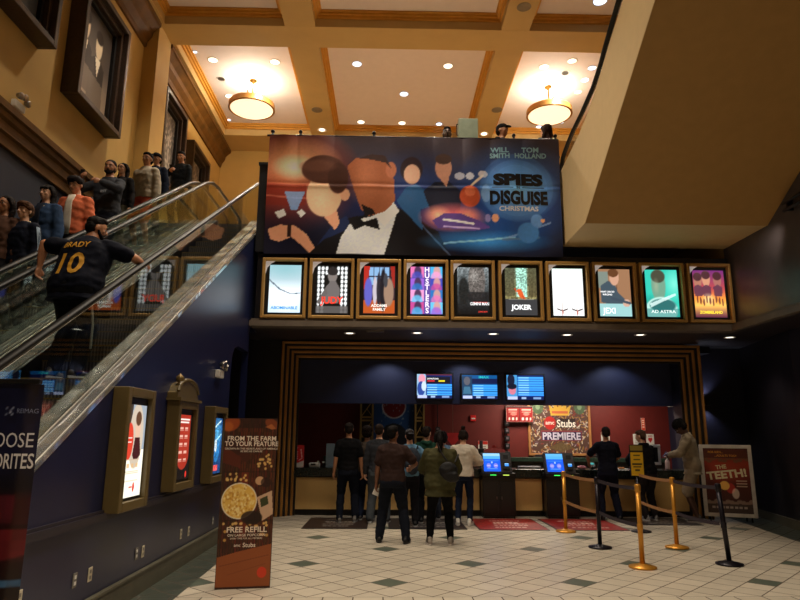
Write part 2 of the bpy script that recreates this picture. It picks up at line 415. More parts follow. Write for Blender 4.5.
# parapet behind the banner and the sign wall under it
mb = MB(); mb.box(-2.46, 3.30, 11.62, 11.8, 4.93, 6.62); mb.box(-2.5, -2.2, 11.56, 11.86, 4.93, 6.66); mb.box(-2.52, -2.18, 11.54, 11.88, 6.66, 6.71); struct('wall_parapet', mb, mat('parapet_paint', (26, 28, 36), .5))
mb = MB(); mb.box(3.30, 6.44, 11.7, 11.82, 5.2, 6.6); struct('wall_parapet_right', mb, beige)
mb = MB(); mb.box(-2.46, 6.45, 11.65, 11.8, 3.6, 4.93); struct('wall_sign_band', mb, mat('sign_band_paint', (22, 20, 30), .5))
mb = MB(); mb.box(-2.52, 6.45, 11.5, 11.8, 3.52, 3.62); mb.box(-2.5, 6.45, 11.54, 11.8, 3.62, 3.66); mb.box(6.32, 6.449, -4.5, 11.5, 3.52, 3.62); mb.box(6.36, 6.449, -4.5, 11.5, 3.62, 3.66); struct('trim_20', mb, taupe)
soff = mat('soffit_paint', (46, 40, 44), .5)
mb = MB(); mb.box(-5.4, 8.4, 11.801, 13.55, 3.521, 3.6); mb.box(6.45, 8.4, -4.5, 11.8, 3.521, 3.6); struct('ceiling_soffit', mb, soff)
# low left wall under the right-hand escalator
def deckz(y): return DECK-.03+S30*y
prof = [(2.6, 0), (10.4, 0), (10.4, 2.55), (10.45, 2.85), (10.58, 2.99), (10.8, 3.05), (11.62, 3.05), (11.62, 0.0), (11.64, 0.0), (11.64, 3.5), (12.3, 3.5), (12.3, deckz(12.3)), (2.6, deckz(2.6))]
mb = MB(); mb.prism(prof, 'x', -2.65, -2.53); struct('wall_left', mb, navy)
mb = MB(); mb.prism([(2.6, .84), (10.4, .84), (10.4, .90), (2.6, .90)], 'x', -2.53, -2.485); mb.prism([(2.6, .90), (10.4, .90), (10.4, .925), (2.6, .925)], 'x', -2.53, -2.505); struct('trim_21', mb, mat('rail_paint', (36, 32, 44), .4))
mb = MB(); mb.box(-2.53, -2.49, -1, 10.4, 0, .2); mb.box(-2.53, -2.48, -1, 10.4, .2, .22); struct('baseboard_left', mb, baseb)
# passage behind the arch
mb = MB(); mb.box(-5.3, -2.19, 13.31, 13.5, 0, 3.52); struct('wall_passage', mb, dark)
# portal wall on the right of the portal, and the slanting right wall below the ledge
mb = MB(); mb.box(6.55, 8.2, 13.9, 14.05, 0, 3.52); struct('wall_portal_right', mb, mat('portal_wall_paint', (30, 30, 46), .5))
mb = MB(); mb.prism([(7.85, 14.4), (7.37, 11.84), (7.3, 11.4), (7.3, -4.5), (8.5, -4.5), (8.5, 14.4)], 'z', 0, 3.52); struct('wall_right_lower', mb, mat('aubergine_wall_paint', (26, 22, 30), .5))
mb = MB(); mb.prism([(7.76, 13.9), (7.31, 11.84), (7.24, 11.4), (7.24, -4.5), (7.3, -4.5), (7.3, 11.4), (7.37, 11.84), (7.82, 13.9)], 'z', 0, .16); struct('baseboard_right', mb, baseb)
# header box over the counter, inner sides, red back wall
mb = MB(); mb.box(-2.3, 6.9, 14.2, 14.4, 2.27, 3.5); struct('wall_header', mb, header)
mb = MB(); mb.box(-2.3, 6.9, 13.5, 14.2, 3.36, 3.5); struct('ceiling_portal', mb, dark)
mb = MB(); mb.box(-2.3, 7.3, 14.4, 16.7, 2.85, 2.95); struct('ceiling_counter', mb, dark)
mb = MB(); mb.box(-2.35, 7.3, 16.5, 16.7, 0, 2.9); struct('wall_back', mb, red)
mb = MB(); mb.box(-2.45, -2.3, 13.55, 16.5, 0, 3.5); mb.box(-2.3, -1.93, 13.5, 14.19, 0, 3.36); struct('wall_portal_side_left', mb, header)
mb = MB(); mb.box(7.2, 7.35, 14.05, 16.5, 0, 3.5); mb.box(6.32, 6.56, 13.55, 14.19, 0, 3.36); struct('wall_portal_side_right', mb, mat('side_navy', (26, 28, 48), .5))
for k in range(4):                            # nested bronze bars round the portal
    d = k*.088; y = 13.22+k*.075; x0, x1, zt = -2.19+d, 6.55-d, 3.49-d; mb = MB(); w = .052
    mb.box(x0, x0+w, y, y+.05, 0, zt, bev=.012); mb.box(x1-w, x1, y, y+.05, 0, zt, bev=.012); mb.box(x0+w, x1-w, y, y+.05, zt-w, zt, bev=.012)
    struct('trim_%d' % (30+k), mb, bronze)
    mb = MB(); mb.box(x0+.01, x0+.095, y+.05, y+.075, 0, zt-.01); mb.box(x1-.095, x1-.01, y+.05, y+.075, 0, zt-.01); mb.box(x0+.095, x1-.095, y+.05, y+.075, zt-.095, zt-.01)
    struct('trim_%d' % (40+k), mb, mat('portal_backing', (24, 18, 14), .6))

# ---------------------------------------------------------------- escalators
NOSE = -1.52; RUN = .364; RISE = RUN*S30
def stepz(y): k = math.floor((y-2.634)/RUN)+1; return max(0, min(UP, (k-1)*RISE)), 2.634+(k-.5)*RUN
def ln(w, y): return w+S30*y
step_me = None
def make_escalator(name, label, xr, xl, outer_r, outer_l):
    global step_me
    t = thing(name, label, 'escalator', ((xr+xl)/2, 2.6, 0), 0, 'escalators beside the tall left wall')
    w = xr-xl
    if step_me is None:
        mb = MB(); hw = w/2-.18
        mb.prism([(0, -.03), (0, 0), (RUN-.01, 0), (RUN-.01, -.04), (.02, -.06), (.02, -RISE-.02), (0, -RISE-.02)], 'x', -hw, hw)
        for i in range(20): x = -hw+.02+i*(2*hw-.04)/19; mb.box(x-.006, x+.006, 0.001, RUN-.02, 0, .01, 1); mb.box(x-.006, x+.006, -.006, 0, -RISE, 0, 1)
        mb.box(-hw, hw, 0, .025, .0, .0115, 2)
        step_me = mb.mesh('step', [mat('step_dark', (70, 66, 64), .5, .3), mat('step_rib', (120, 114, 108), .4, .5), mat('step_yellow', (120, 96, 30), .6)])
    for k in range(2, 30):
        o = link('step', step_me, t); o.location = (0, 2.634+(k-1)*RUN-2.6, (k-1)*RISE if k < 29 else UP-.02)
    for sx, x, ox in ((1, xr, outer_r), (-1, xl, outer_l)):
        # glass
        gy0, gy1 = 1.6, 12.8
        pr = [(gy0, ln(DECK, 3)), (3.0, ln(DECK, 3.0))]
        mb = MB(); top = -.56
        # glass panels with narrow joints
        ys = [3.0+i*1.4 for i in range(8)]
        for a, b in zip(ys[:-1], ys[1:]):
            mb.prism([(a+.006, ln(DECK, a)), (b-.006, ln(DECK, b)), (b-.006, ln(top, b)), (a+.006, ln(top, a))], 'x', x-.006, x+.006)
        fz = ln(top, 12.8)
        mb.prism([(12.806, UP+.03), (15.0, UP+.03), (15.25, UP+.25), (15.25, fz-.25), (15.0, fz), (12.806, fz)], 'x', x-.006, x+.006)
        part('glass_balustrade', mb, glassg, t)
        # handrail: rubber on a steel track
        P = [(x, 2.4, ln(-.53, 2.4)), (x, 12.3, ln(-.53, 12.3)), (x, 12.75, ln(-.53, 12.3)+.19), (x, 13.2, ln(-.53, 12.3)+.26)]
        hz = P[-1][2]
        P += [(x, 15.1, hz), (x, 15.32, hz-.06), (x, 15.45, hz-.25), (x, 15.4, hz-.5), (x, 15.2, hz-.66)]
        mb = MB(); mb.tube(P, .042, 14, flat=(1, .6)); part('handrail', mb, rubber, t, smooth=True)
        P2 = [(p[0], p[1], p[2]-.045) for p in P[:6]]
        mb = MB(); mb.tube(P2, .011, 8, flat=(1.1, .9)); part('handrail_track', mb, steel, t, smooth=True)
        # deck: outer and inner steel boards
        mb = MB()
        for xa, xb_, dz in ((x+.007*sx, ox, 0), (x-.007*sx, x-.16*sx, -.0)):
            mb.prism([(2.6, ln(DECK-.05, 2.6)), (12.6, ln(DECK-.05, 12.6)), (12.9, UP-.02), (15.4, UP-.02), (15.4, UP+.04), (12.75, UP+.04), (12.6, ln(DECK, 12.6)), (2.6, ln(DECK, 2.6))], 'x', xa, xb_)
        part('deck', mb, steel, t)
        mb = MB(); xs = x-.16*sx
        mb.prism([(2.6, ln(NOSE-.25, 2.6)), (12.7, ln(NOSE-.25, 12.7)), (12.7, ln(DECK-.03, 12.7)), (2.6, ln(DECK-.03, 2.6))], 'x', xs, xs-.012*sx)
        part('skirt_panel', mb, blackmetal, t)
        # bright edge mouldings along the glass
        mb = MB(); mb.tube([(x+.02*sx, 2.7, ln(DECK+.012, 2.7)), (x+.02*sx, 12.6, ln(DECK+.012, 12.6))], .009, 8); mb.tube([(ox-.013*sx, 2.7, ln(DECK+.004, 2.7)), (ox-.013*sx, 12.6, ln(DECK+.004, 12.6))], .009, 8)
        part('edge_moulding', mb, steelsoft, t)
    mb = MB(); mb.prism([(2.6, ln(NOSE-.5, 2.6)), (12.6, ln(NOSE-.5, 12.6)), (12.6, ln(NOSE-.3, 12.6)), (2.6, ln(NOSE-.3, 2.6))], 'x', xl+.02, xr-.02)
    part('truss', mb, black, t)
    return t
make_escalator('escalator', 'right-hand escalator carrying the man in the number 10 jersey upwards', -2.68, -3.73, -2.52, -3.872)
make_escalator('escalator', 'left-hand escalator nearest the tall wall, carrying a line of people down', -4.04, -5.09, -3.90, -5.3)

# escalator crossing overhead on the right: beige truss, flat foot at the sign wall
t = thing('overhead_escalator', 'beige clad escalator rising overhead towards the camera from the upper floor at right', 'escalator', (4.88, 11.6, 5.14))
fx = 3.32; XR = 6.44; yk = 10.28; zs = 5.14
def sz(y): return zs+S30*(yk-y)
ye = 1.6
side = [(11.69, zs), (yk, zs), (ye, sz(ye)), (ye, sz(ye)+1.37), (7.87, 7.81), (8.6, 7.50), (9.0, 7.30), (9.44, 7.08), (9.9, 6.92), (10.4, 6.80), (11.69, 6.62)]
mb = MB(); mb.prism(side, 'x', fx, fx+.28); part('side_cladding', mb, beige, t)
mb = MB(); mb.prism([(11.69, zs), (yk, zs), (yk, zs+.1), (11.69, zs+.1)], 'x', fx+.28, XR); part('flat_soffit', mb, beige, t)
mb = MB(); mb.prism([(yk, zs), (ye, sz(ye)), (ye, sz(ye)+.1), (yk, zs+.1)], 'x', fx+.28, XR); mb.prism([(yk-.001, zs-.008), (ye, sz(ye)-.008), (ye, sz(ye)-.001), (yk-.001, zs-.001)], 'x', fx+.006, XR); part('sloping_soffit', mb, beige_shaded, t)
mb = MB(); mb.prism([(11.69, zs+.1), (yk, zs+.1), (ye, sz(ye)+.1), (ye, sz(ye)+.9), (yk, zs+1.2), (11.69, zs+1.2)], 'x', XR-.15, XR-.005); part('far_side_cladding', mb, beige, t)
hp = [(12.0, 7.13), (11.6, 7.25), (11.26, 7.32), (10.7, 7.38), (10.02, 7.5), (9.6, 7.66), (9.29, 7.85), (8.59, 8.2), (7.5, 8.83), (4.0, 10.85)]
hp = [(y, z) for y, z in hp[:-1]]+[(4.6, 10.5)]
mb = MB(); mb.tube([(3.5, y, z) for y, z in [(11.95, 6.62), (12.12, 6.75), (12.17, 6.95)]+hp], .045, 12, flat=(1, .7)); part('handrail', mb, rubber, t, smooth=True)
lo = [(11.68, 6.57), (10.4, 6.74), (9.9, 6.86), (9.44, 7.02), (9.0, 7.24), (8.6, 7.44), (7.87, 7.75), (4.6, 9.6)]
mb = MB(); mb.prism([(p[0], p[1]+.05) for p in lo]+[(y, z-.05) for y, z in hp[:0:-1]]+[(12.0, 7.05), (12.0, 6.7)], 'x', 3.494, 3.506); part('glass_balustrade', mb, glass, t)
mb = MB(); mb.prism([(p[0], p[1]+.07) for p in lo]+[(p[0], p[1]-.1) for p in lo[::-1]], 'x', 3.46, 3.54); part('glass_channel', mb, steelsoft, t)
# ---------------------------------------------------------------- big banner over the sign band
BX0, BX1, BZ0, BZ1 = -2.33, 3.27, 4.88, 7.24
t = thing('film_banner', 'huge vinyl film banner reading SPIES IN DISGUISE hung across the upper balcony', 'banner', ((BX0+BX1)/2, 11.5, BZ0))
A = Art(300, 126, (30, 28, 40))
A.vgrad([(0, (64, 56, 62)), (.35, (46, 44, 62)), (.6, (24, 28, 60)), (1, (14, 13, 28))])  # greyer top paints in a haze of light from above
A.glow(.05, .36, .28, .5, (170, 60, 34), .95, .7); A.glow(.09, .24, .17, .24, (240, 190, 140), .95, .8); A.glow(.09, .27, .08, .12, (255, 240, 215), .9, .9)
A.rect(0, .42, .13, .60, (120, 34, 24), .45); A.line(0, .52, .14, .54, .003, (210, 130, 110), .5); A.glow(.06, .98, .3, .38, (10, 16, 40), .85)
A.glow(.50, .50, .28, .42, (30, 64, 140), .7); A.glow(.85, .45, .22, .46, (40, 100, 196), .85, .8); A.glow(.82, .80, .34, .26, (28, 88, 168), .6)
for r in (.125, .105, .085): A.el(.85, .42, r, r*2.3, (90, 140, 200), .3, .03); A.el(.85, .42, r-.003, (r-.003)*2.3, (36, 70, 134), .25, .03)
# plain stand-in figures without faces
A.poly([(.085, .64), (.06, .48), (.13, .48), (.105, .64)], (120, 176, 236), .75); A.poly([(.03, .66), (.06, .63), (.07, .68), (.045, .71)], (220, 220, 226)); A.poly([(.105, .66), (.12, .63), (.135, .67), (.12, .70)], (220, 220, 226))
A.poly([(.01, .80), (.05, .76), (.1, .77), (.14, .84), (.17, .95), (.155, 1), (.13, .94), (.09, .86), (.05, .90), (.02, .88)], (206, 146, 116)); A.rect(.075, .76, .09, .86, (40, 24, 26))
A.poly([(.16, 1), (.19, .88), (.23, .74), (.27, .68), (.30, .74), (.3, 1)], (24, 38, 76)); A.poly([(.2, .64), (.235, .60), (.25, .74), (.235, .80), (.2, .70)], (206, 150, 122))
A.el(.195, .50, .060, .19, (228, 172, 140), 1, .05, .06); A.glow(.185, .55, .05, .14, (244, 200, 170), .6); A.el(.265, .50, .016, .05, (220, 156, 126), 1, .1)
A.el(.19, .29, .075, .12, (84, 54, 46), 1, .08); A.el(.24, .36, .035, .13, (70, 44, 38), 1, .1); A.el(.17, .26, .06, .05, (120, 80, 66), .6, .5)
A.poly([(.15, 1), (.2, .88), (.27, .80), (.29, .70), (.44, .60), (.50, .68), (.58, .80), (.62, 1)], (15, 15, 22)); A.line(.50, .68, .62, 1, .002, (90, 110, 150), .8)
A.poly([(.24, 1), (.255, .86), (.29, .72), (.36, .68), (.425, .56), (.445, .62), (.40, 1)], (196, 200, 212)); A.poly([(.37, .68), (.43, .56), (.45, .64), (.40, .76)], (220, 222, 230))
A.poly([(.27, .26), (.30, .19), (.36, .17), (.40, .20), (.43, .36), (.435, .55), (.40, .64), (.345, .68), (.32, .62), (.295, .46)], (148, 88, 60)); A.glow(.33, .38, .06, .24, (190, 122, 90), .7); A.el(.42, .28, .018, .07, (164, 102, 76), 1, .1)
A.poly([(.31, .19), (.355, .15), (.40, .16), (.425, .28), (.40, .22), (.35, .20)], (56, 40, 38)); A.poly([(.32, .58), (.36, .62), (.37, .66), (.335, .68)], (26, 20, 22))
A.poly([(.275, .70), (.31, .68), (.33, .73), (.375, .69), (.385, .79), (.335, .76), (.30, .80)], (10, 10, 16))
A.poly([(.44, .55), (.47, .44), (.505, .40), (.54, .46), (.565, .60), (.545, .60), (.52, .62), (.53, .8), (.46, .62)], (40, 82, 128)); A.el(.49, .28, .038, .11, (46, 34, 40)); A.el(.492, .32, .028, .085, (214, 164, 142))
A.poly([(.53, .46), (.57, .38), (.62, .38), (.66, .46), (.655, .66), (.56, .66)], (26, 30, 48)); A.el(.60, .26, .028, .10, (180, 132, 112)); A.el(.60, .185, .028, .045, (66, 50, 46)); A.poly([(.585, .34), (.62, .34), (.61, .42)], (176, 128, 108))
A.el(.655, .33, .018, .03, (190, 192, 206), .8); A.el(.69, .33, .014, .03, (214, 216, 226), .8); A.line(.69, .42, .735, .32, .004, (214, 190, 172)); A.el(.735, .31, .016, .03, (210, 200, 200), .8); A.el(.745, .47, .016, .075, (130, 160, 200), .7); A.el(.69, .50, .035, .09, (168, 72, 46)); A.el(.69, .46, .018, .04, (200, 110, 80), .8)
A.glow(.63, .68, .12, .13, (236, 110, 120), .95, .6); A.glow(.58, .66, .05, .09, (255, 190, 150), .9); A.glow(.68, .66, .05, .08, (255, 150, 120), .9); A.poly([(.56, .71), (.60, .65), (.66, .65), (.72, .70), (.76, .76), (.70, .79), (.58, .77)], (84, 62, 130)); A.line(.60, .70, .70, .73, .004, (220, 220, 250), .9); A.line(.60, .76, .72, .77, .003, (200, 180, 240), .8)
A.glow(.74, .88, .24, .1, (60, 150, 226), .8, .8); A.line(.6, .90, .84, .84, .003, (150, 205, 245), .7); A.line(.82, .84, .96, .72, .003, (130, 160, 210), .7); A.line(.80, .86, .92, .84, .004, (80, 110, 150), .8)
A.el(.885, .80, .036, .085, (62, 116, 180), 1, .12, .6); A.el(.915, .70, .020, .055, (86, 130, 190), 1, .1); A.el(.935, .70, .008, .016, (220, 150, 110)); A.el(.775, .68, .012, .035, (214, 150, 110), .9); A.el(.75, .68, .010, .035, (130, 120, 170), .9)
A.noise(.025, .7, .7, 3)
A.text('WILL', .795, .115, .058, (148, 196, 214), bold=.03, sx=1.1).text('SMITH', .795, .165, .058, (148, 196, 214), bold=.03, sx=1.0)
A.text('TOM', .90, .115, .058, (148, 196, 214), bold=.03, sx=1.1).text('HOLLAND', .90, .165, .058, (148, 196, 214), bold=.03, sx=.95)
A.glow(.855, .44, .14, .26, (110, 170, 236), .8, .6); A.rect(.765, .413, .84, .421, (12, 14, 22)); A.rect(.87, .413, .945, .421, (12, 14, 22))
A.text('SPIES', .855, .395, .125, (16, 16, 22), bold=.065, sx=1.45).text('IN', .855, .432, .03, (16, 18, 24), bold=.03)
A.text('DISGUISE', .855, .56, .15, (14, 14, 20), bold=.05, sx=.76).text('CHRISTMAS', .855, .62, .055, (226, 230, 240), bold=.03, sx=1.1)
A.C = np.clip(A.C*1.25, 0, 1)
def folds(u, v):
    top = np.exp(-v*4.5)
    return .012*np.sin(u*38+v*3)+.05*top*np.abs(np.sin(u*24+np.sin(u*9)))*(1-.4*v)+.012*np.sin(u*15-v*9)+.01*np.sin(v*60)*np.exp(-((v-.42)/.02)**2)
A.build('banner_cloth', BX1-BX0, BZ1-BZ0, front((BX0+BX1)/2, 11.50, BZ0), CLOTHPRINT, t, folds, lift=.006)
mb = MB(); mb.tube([(BX0-.05, 11.53, BZ1+.02), (BX1-.0, 11.53, BZ1+.02)], .022, 10); part('top_rail', mb, blackmetal, t, smooth=True)
for px in (272.5, 300.5, 374, 514, 555.5):
    x = atY(px, 134, 11.53)[0]; zt = BZ1+(.1 if px != 560.5 else .05)
    mb = MB(); mb.tube([(x, 11.56, 4.95), (x, 11.56, zt)], .025, 10); mb.ell((x, 11.56, zt+.02), .04, sub=2); part('upright_pole', mb, blackmetal, t, smooth=True)

# ---------------------------------------------------------------- lit poster cases
def corner(A):
    return A
def p_white(A):
    A.vgrad([(0, (150, 190, 200)), (.3, (176, 200, 208)), (.55, (236, 244, 248)), (1, (205, 228, 240))]); A.glow(.5, .1, .8, .25, (120, 175, 180), .5)
    A.poly([(0, .30), (.35, .50), (.7, .60), (1, .58), (1, .60), (.7, .62), (.33, .525), (0, .33)], (60, 80, 100)); A.glow(.5, .75, .5, .3, (250, 252, 255), .7)
    A.text('ABOMINABLE', .5, .93, .085, (30, 140, 220), bold=.03, sx=1.05)
def p_judy(A):
    A.rect(0, 0, 1, 1, (12, 12, 12)); 
    for i in range(8):
        for j in range(11):
            if 2 <= i <= 5 and j < 11 and not (i in (2, 5) and j < 2): continue
            A.el(.07+i*.122, .06+j*.092, .045, .03*1.0*1.5, (240, 244, 244), 1, .3)
    A.el(.5, .2, .15, .17, (120, 112, 108)); A.el(.5, .12, .17, .09, (40, 36, 36)); A.poly([(.3, .45), (.45, .33), (.6, .33), (.75, .5), (.7, .8), (.25, .8)], (104, 98, 96)); A.poly([(.3, .45), (.02, .78), (.1, .82), (.36, .6)], (96, 90, 88)); A.rect(0, .86, 1, 1, (90, 86, 84), .9)
    A.text('JUDY', .5, .80, .2, (240, 60, 40), bold=.03, sx=.95)
def p_family(A):
    A.rect(0, 0, 1, 1, (44, 30, 38)); A.rect(.18, .02, .8, .4, (130, 170, 210)); 
    for x in (.32, .5, .66): A.rect(x-.015, 0, x+.015, .42, (40, 40, 60))
    A.rect(.18, .2, .8, .23, (40, 40, 60)); A.poly([(0, 0), (.2, 0), (.14, .3), (.02, .5), (0, .5)], (170, 40, 30)); A.poly([(.85, 0), (1, 0), (1, .5), (.9, .3)], (150, 36, 28))
    A.poly([(0, .72), (1, .72), (1, 1), (0, 1)], (180, 80, 30)); 
    for cx, cy, rx, ry, c in ((.15, .55, .13, .2, (90, 90, 180)), (.36, .52, .07, .2, (190, 180, 190)), (.48, .5, .07, .24, (40, 36, 46)), (.62, .5, .1, .3, (26, 22, 30)), (.8, .55, .16, .2, (150, 120, 100)), (.7, .3, .07, .1, (60, 60, 66))): A.el(cx, cy, rx, ry*1.5, c, 1, .2)
    A.text('ADDAMS', .5, .86, .08, (245, 240, 230), bold=.03).text('FAMILY', .5, .94, .08, (245, 240, 230), bold=.03)
def p_hust(A):
    A.rect(0, 0, 1, 1, (60, 50, 130)); 
    cs = [(220, 110, 170), (70, 170, 220), (150, 90, 200), (60, 70, 170), (230, 150, 200), (40, 110, 180), (190, 70, 140), (100, 190, 230)]
    k = 0
    for j in range(4):
        for i in (0, 1):
            x0, x1 = ((0, .42), (.62, 1))[i]; A.rect(x0, j*.25, x1, j*.25+.24, cs[k]); A.el((x0+x1)/2+.02, j*.25+.1, .11, .12, (210, 150, 140) if k % 2 else (60, 40, 70), .9, .3); A.el((x0+x1)/2, j*.25+.22, .17, .12, cs[(k+3) % 8], .8, .3); k += 1
    A.rect(.42, 0, .62, 1, (90, 70, 150))
    for i, ch in enumerate('HUSTLERS'): A.text(ch, .52, .115+i*.123, .15, (250, 235, 250), bold=.03)
def p_gem(A):
    A.vgrad([(0, (120, 128, 130)), (.5, (60, 66, 68)), (1, (8, 8, 10))]); A.el(.62, .28, .27, .42, (96, 90, 86), 1, .1); A.glow(.55, .2, .2, .18, (170, 166, 160), .7); A.rect(.35, .52, 1, .72, (24, 24, 26), .8); A.el(.2, .5, .16, .3, (22, 24, 24), .9, .3)
    A.text('GEMINI MAN', .7, .80, .085, (240, 240, 240), bold=.03, sx=.8).text('JUNE 2019', .8, .95, .04, (220, 60, 50), bold=.03); A.rect(.5, .74, .95, .755, (230, 60, 50)); A.noise(.3, .7, .7, 5)
def p_stairs(A):
    A.vgrad([(0, (96, 110, 90)), (.7, (120, 110, 70)), (1, (40, 36, 32))]); A.rect(.36, 0, .7, .62, (150, 200, 180)); A.noise(.35, .7, .7, 8)
    A.rect(0, 0, .3, .6, (70, 64, 44), .6); A.rect(.74, 0, 1, .62, (70, 58, 36), .6); A.rect(0, .66, 1, 1, (56, 56, 58)); A.poly([(.36, .46), (.5, .44), (.62, .62), (.55, .66), (.42, .6)], (214, 90, 40)); A.line(.36, .5, .3, .44, .02, (190, 70, 30)); A.line(.55, .6, .62, .66, .02, (190, 70, 30))
    for i in range(4): A.rect(.2-.03*i, .60+i*.022, .8+.03*i, .606+i*.022, (170, 170, 150), .6)
    A.text('JOKER', .5, .88, .14, (250, 250, 250), bold=.04, sx=1)
def p_horn(A):
    A.rect(0, 0, 1, 1, (246, 250, 248)); A.glow(.5, .5, .6, .6, (255, 255, 255), .8); A.rect(0, 0, 1, .1, (210, 236, 226), .6)
    for c in (.3, .78): A.line(c, .72, c, .9, .008, (170, 150, 140), .8); A.line(c-.16, .86, c, .9, .02, (60, 30, 30)); A.line(c, .9, c+.16, .86, .02, (60, 30, 30)); A.el(c, .93, .02, .06, (180, 80, 50))
def p_jexi(A):
    A.rect(0, 0, 1, 1, (150, 110, 80)); A.rect(.55, 0, .57, .7, (100, 70, 50)); A.rect(0, .05, .3, .4, (120, 130, 120)); A.poly([(.05, .36), (.3, .25), (.5, .3), (.6, .5), (.9, .7), (.8, .8), (.3, .75), (.05, .7)], (64, 78, 88)); A.el(.5, .17, .15, .18, (196, 150, 124)); A.el(.47, .08, .17, .09, (96, 60, 36)); A.rect(0, .74, 1, 1, (150, 196, 196)); A.el(.85, .72, .12, .08, (200, 160, 140)); A.line(.4, .62, .95, .72, .04, (60, 72, 84))
    A.text('WHAT CAN GO', .26, .5, .05, (250, 250, 250), bold=.03, sx=.8).text('WRONG', .26, .56, .05, (250, 250, 250), bold=.03).text('JEXI', .3, .94, .17, (250, 250, 250), bold=.02, sx=.9)
def p_astra(A):
    A.rect(0, 0, 1, 1, (50, 190, 168)); A.glow(.9, .3, .4, .4, (150, 240, 220), .7); A.glow(.1, .9, .5, .4, (20, 90, 90), .8); A.el(.4, .33, .22, .36, (110, 150, 128), 1, .1); A.el(.4, .14, .22, .14, (70, 70, 56), 1, .15); A.glow(.33, .35, .12, .2, (170, 170, 140), .6)
    A.el(.45, .86, .5, .28, (180, 220, 210), 1, .1); A.el(.5, .76, .4, .14, (30, 90, 90), .9, .2); A.poly([(.1, .72), (.9, .5), (.93, .54), (.14, .8)], (220, 240, 235), .8); A.rect(0, .82, 1, 1, (30, 110, 110), .5)
    A.text('AD ASTRA', .5, .92, .09, (240, 250, 245), bold=.01, sx=1.2)
def p_zomb(A):
    A.vgrad([(0, (110, 40, 110)), (.4, (180, 70, 70)), (.6, (240, 150, 60)), (.75, (250, 190, 90)), (1, (90, 40, 60))])
    for x, y, c in ((.15, .22, (170, 110, 90)), (.42, .18, (200, 140, 110)), (.78, .2, (160, 100, 90))): A.el(x, y, .13, .17, c, 1, .15); A.el(x, y-.08, .14, .09, (70, 34, 40), 1, .2); A.poly([(x-.15, .36), (x, .3), (x+.15, .36), (x+.12, .55), (x-.12, .55)], (90, 50, 70), .9)
    A.glow(.45, .62, .25, .15, (255, 235, 170), .9)
    for i in range(9): A.el(.1+i*.1, .62+.03*(i % 3), .03, .08, (90, 40, 40), .8, .3)
    A.text('ZOMBIELAND', .5, .92, .08, (250, 220, 60), bold=.04, sx=.95)
casebrass = mat('case_brass', (196, 152, 84), .4, .3, var=.06)
cases = [('fluffy white animated creature poster, leftmost in the row', p_white), ('JUDY poster with white bulbs and red title', p_judy), ('poster of a gloomy family before a window with red curtains', p_family),
         ('pink and blue HUSTLERS poster with collage squares', p_hust), ('black and white poster of a large face with a red line', p_gem), ('JOKER poster with a small orange dancer on steps', p_stairs),
         ('nearly white poster with two thin dark shapes at the bottom', p_horn), ('JEXI poster of a man looking at his phone', p_jexi), ('turquoise AD ASTRA poster of a helmeted head', p_astra), ('orange and purple group poster, rightmost in the row', p_zomb)]
pxs = [(261, 307), (308.5, 354.5), (356, 401.5), (403, 449), (450, 495.5), (498, 543.5), (545.5, 590), (592, 637.5), (639, 685), (687, 732)]
for (desc, fn), (pa, pb) in zip(cases, pxs):
    x0 = atY(pa, 290, 11.55)[0]; x1 = atY(pb, 290, 11.55)[0]; z0, z1 = 3.67, 4.80; xc = (x0+x1)/2
    t = thing('poster_case', 'lit case with the '+desc, 'poster case', (xc, 11.6, z0), 0, 'row of lit poster cases under the banner')
    w = (x1-x0)-.02; fw_ = .055
    mb = MB(); yf, yb_ = 11.50, 11.64
    mb.box(xc-w/2, xc-w/2+fw_, yf, yb_, z0, z1, bev=.01); mb.box(xc+w/2-fw_, xc+w/2, yf, yb_, z0, z1, bev=.01); mb.box(xc-w/2+fw_, xc+w/2-fw_, yf, yb_, z0, z0+fw_, bev=.01); mb.box(xc-w/2+fw_, xc+w/2-fw_, yf, yb_, z1-fw_, z1, bev=.01)
    part('frame', mb, casebrass, t)
    mb = MB(); a, b = xc-w/2+fw_, xc+w/2-fw_; mb.box(a, b, 11.585, 11.64, z0+fw_, z1-fw_); part('black_mat', mb, black, t)
    iw = w-2*fw_-.13; ih = z1-z0-2*fw_-.12
    A = Art(44, 66); fn(A); A.build('lit_poster', iw, ih, front(xc+.01, 11.578, z0+fw_+.055), LIT, t, lift=.002)
    mb = MB(); zt = z1-fw_; mb.prism([(a, zt), (a+.17, zt), (a+.10, zt-.04), (a+.03, zt-.12), (a, zt-.24)], 'y', 11.556, 11.566); part('corner_badge', mb, mat('badge_white', (216, 206, 200), .4, emit=.35), t)

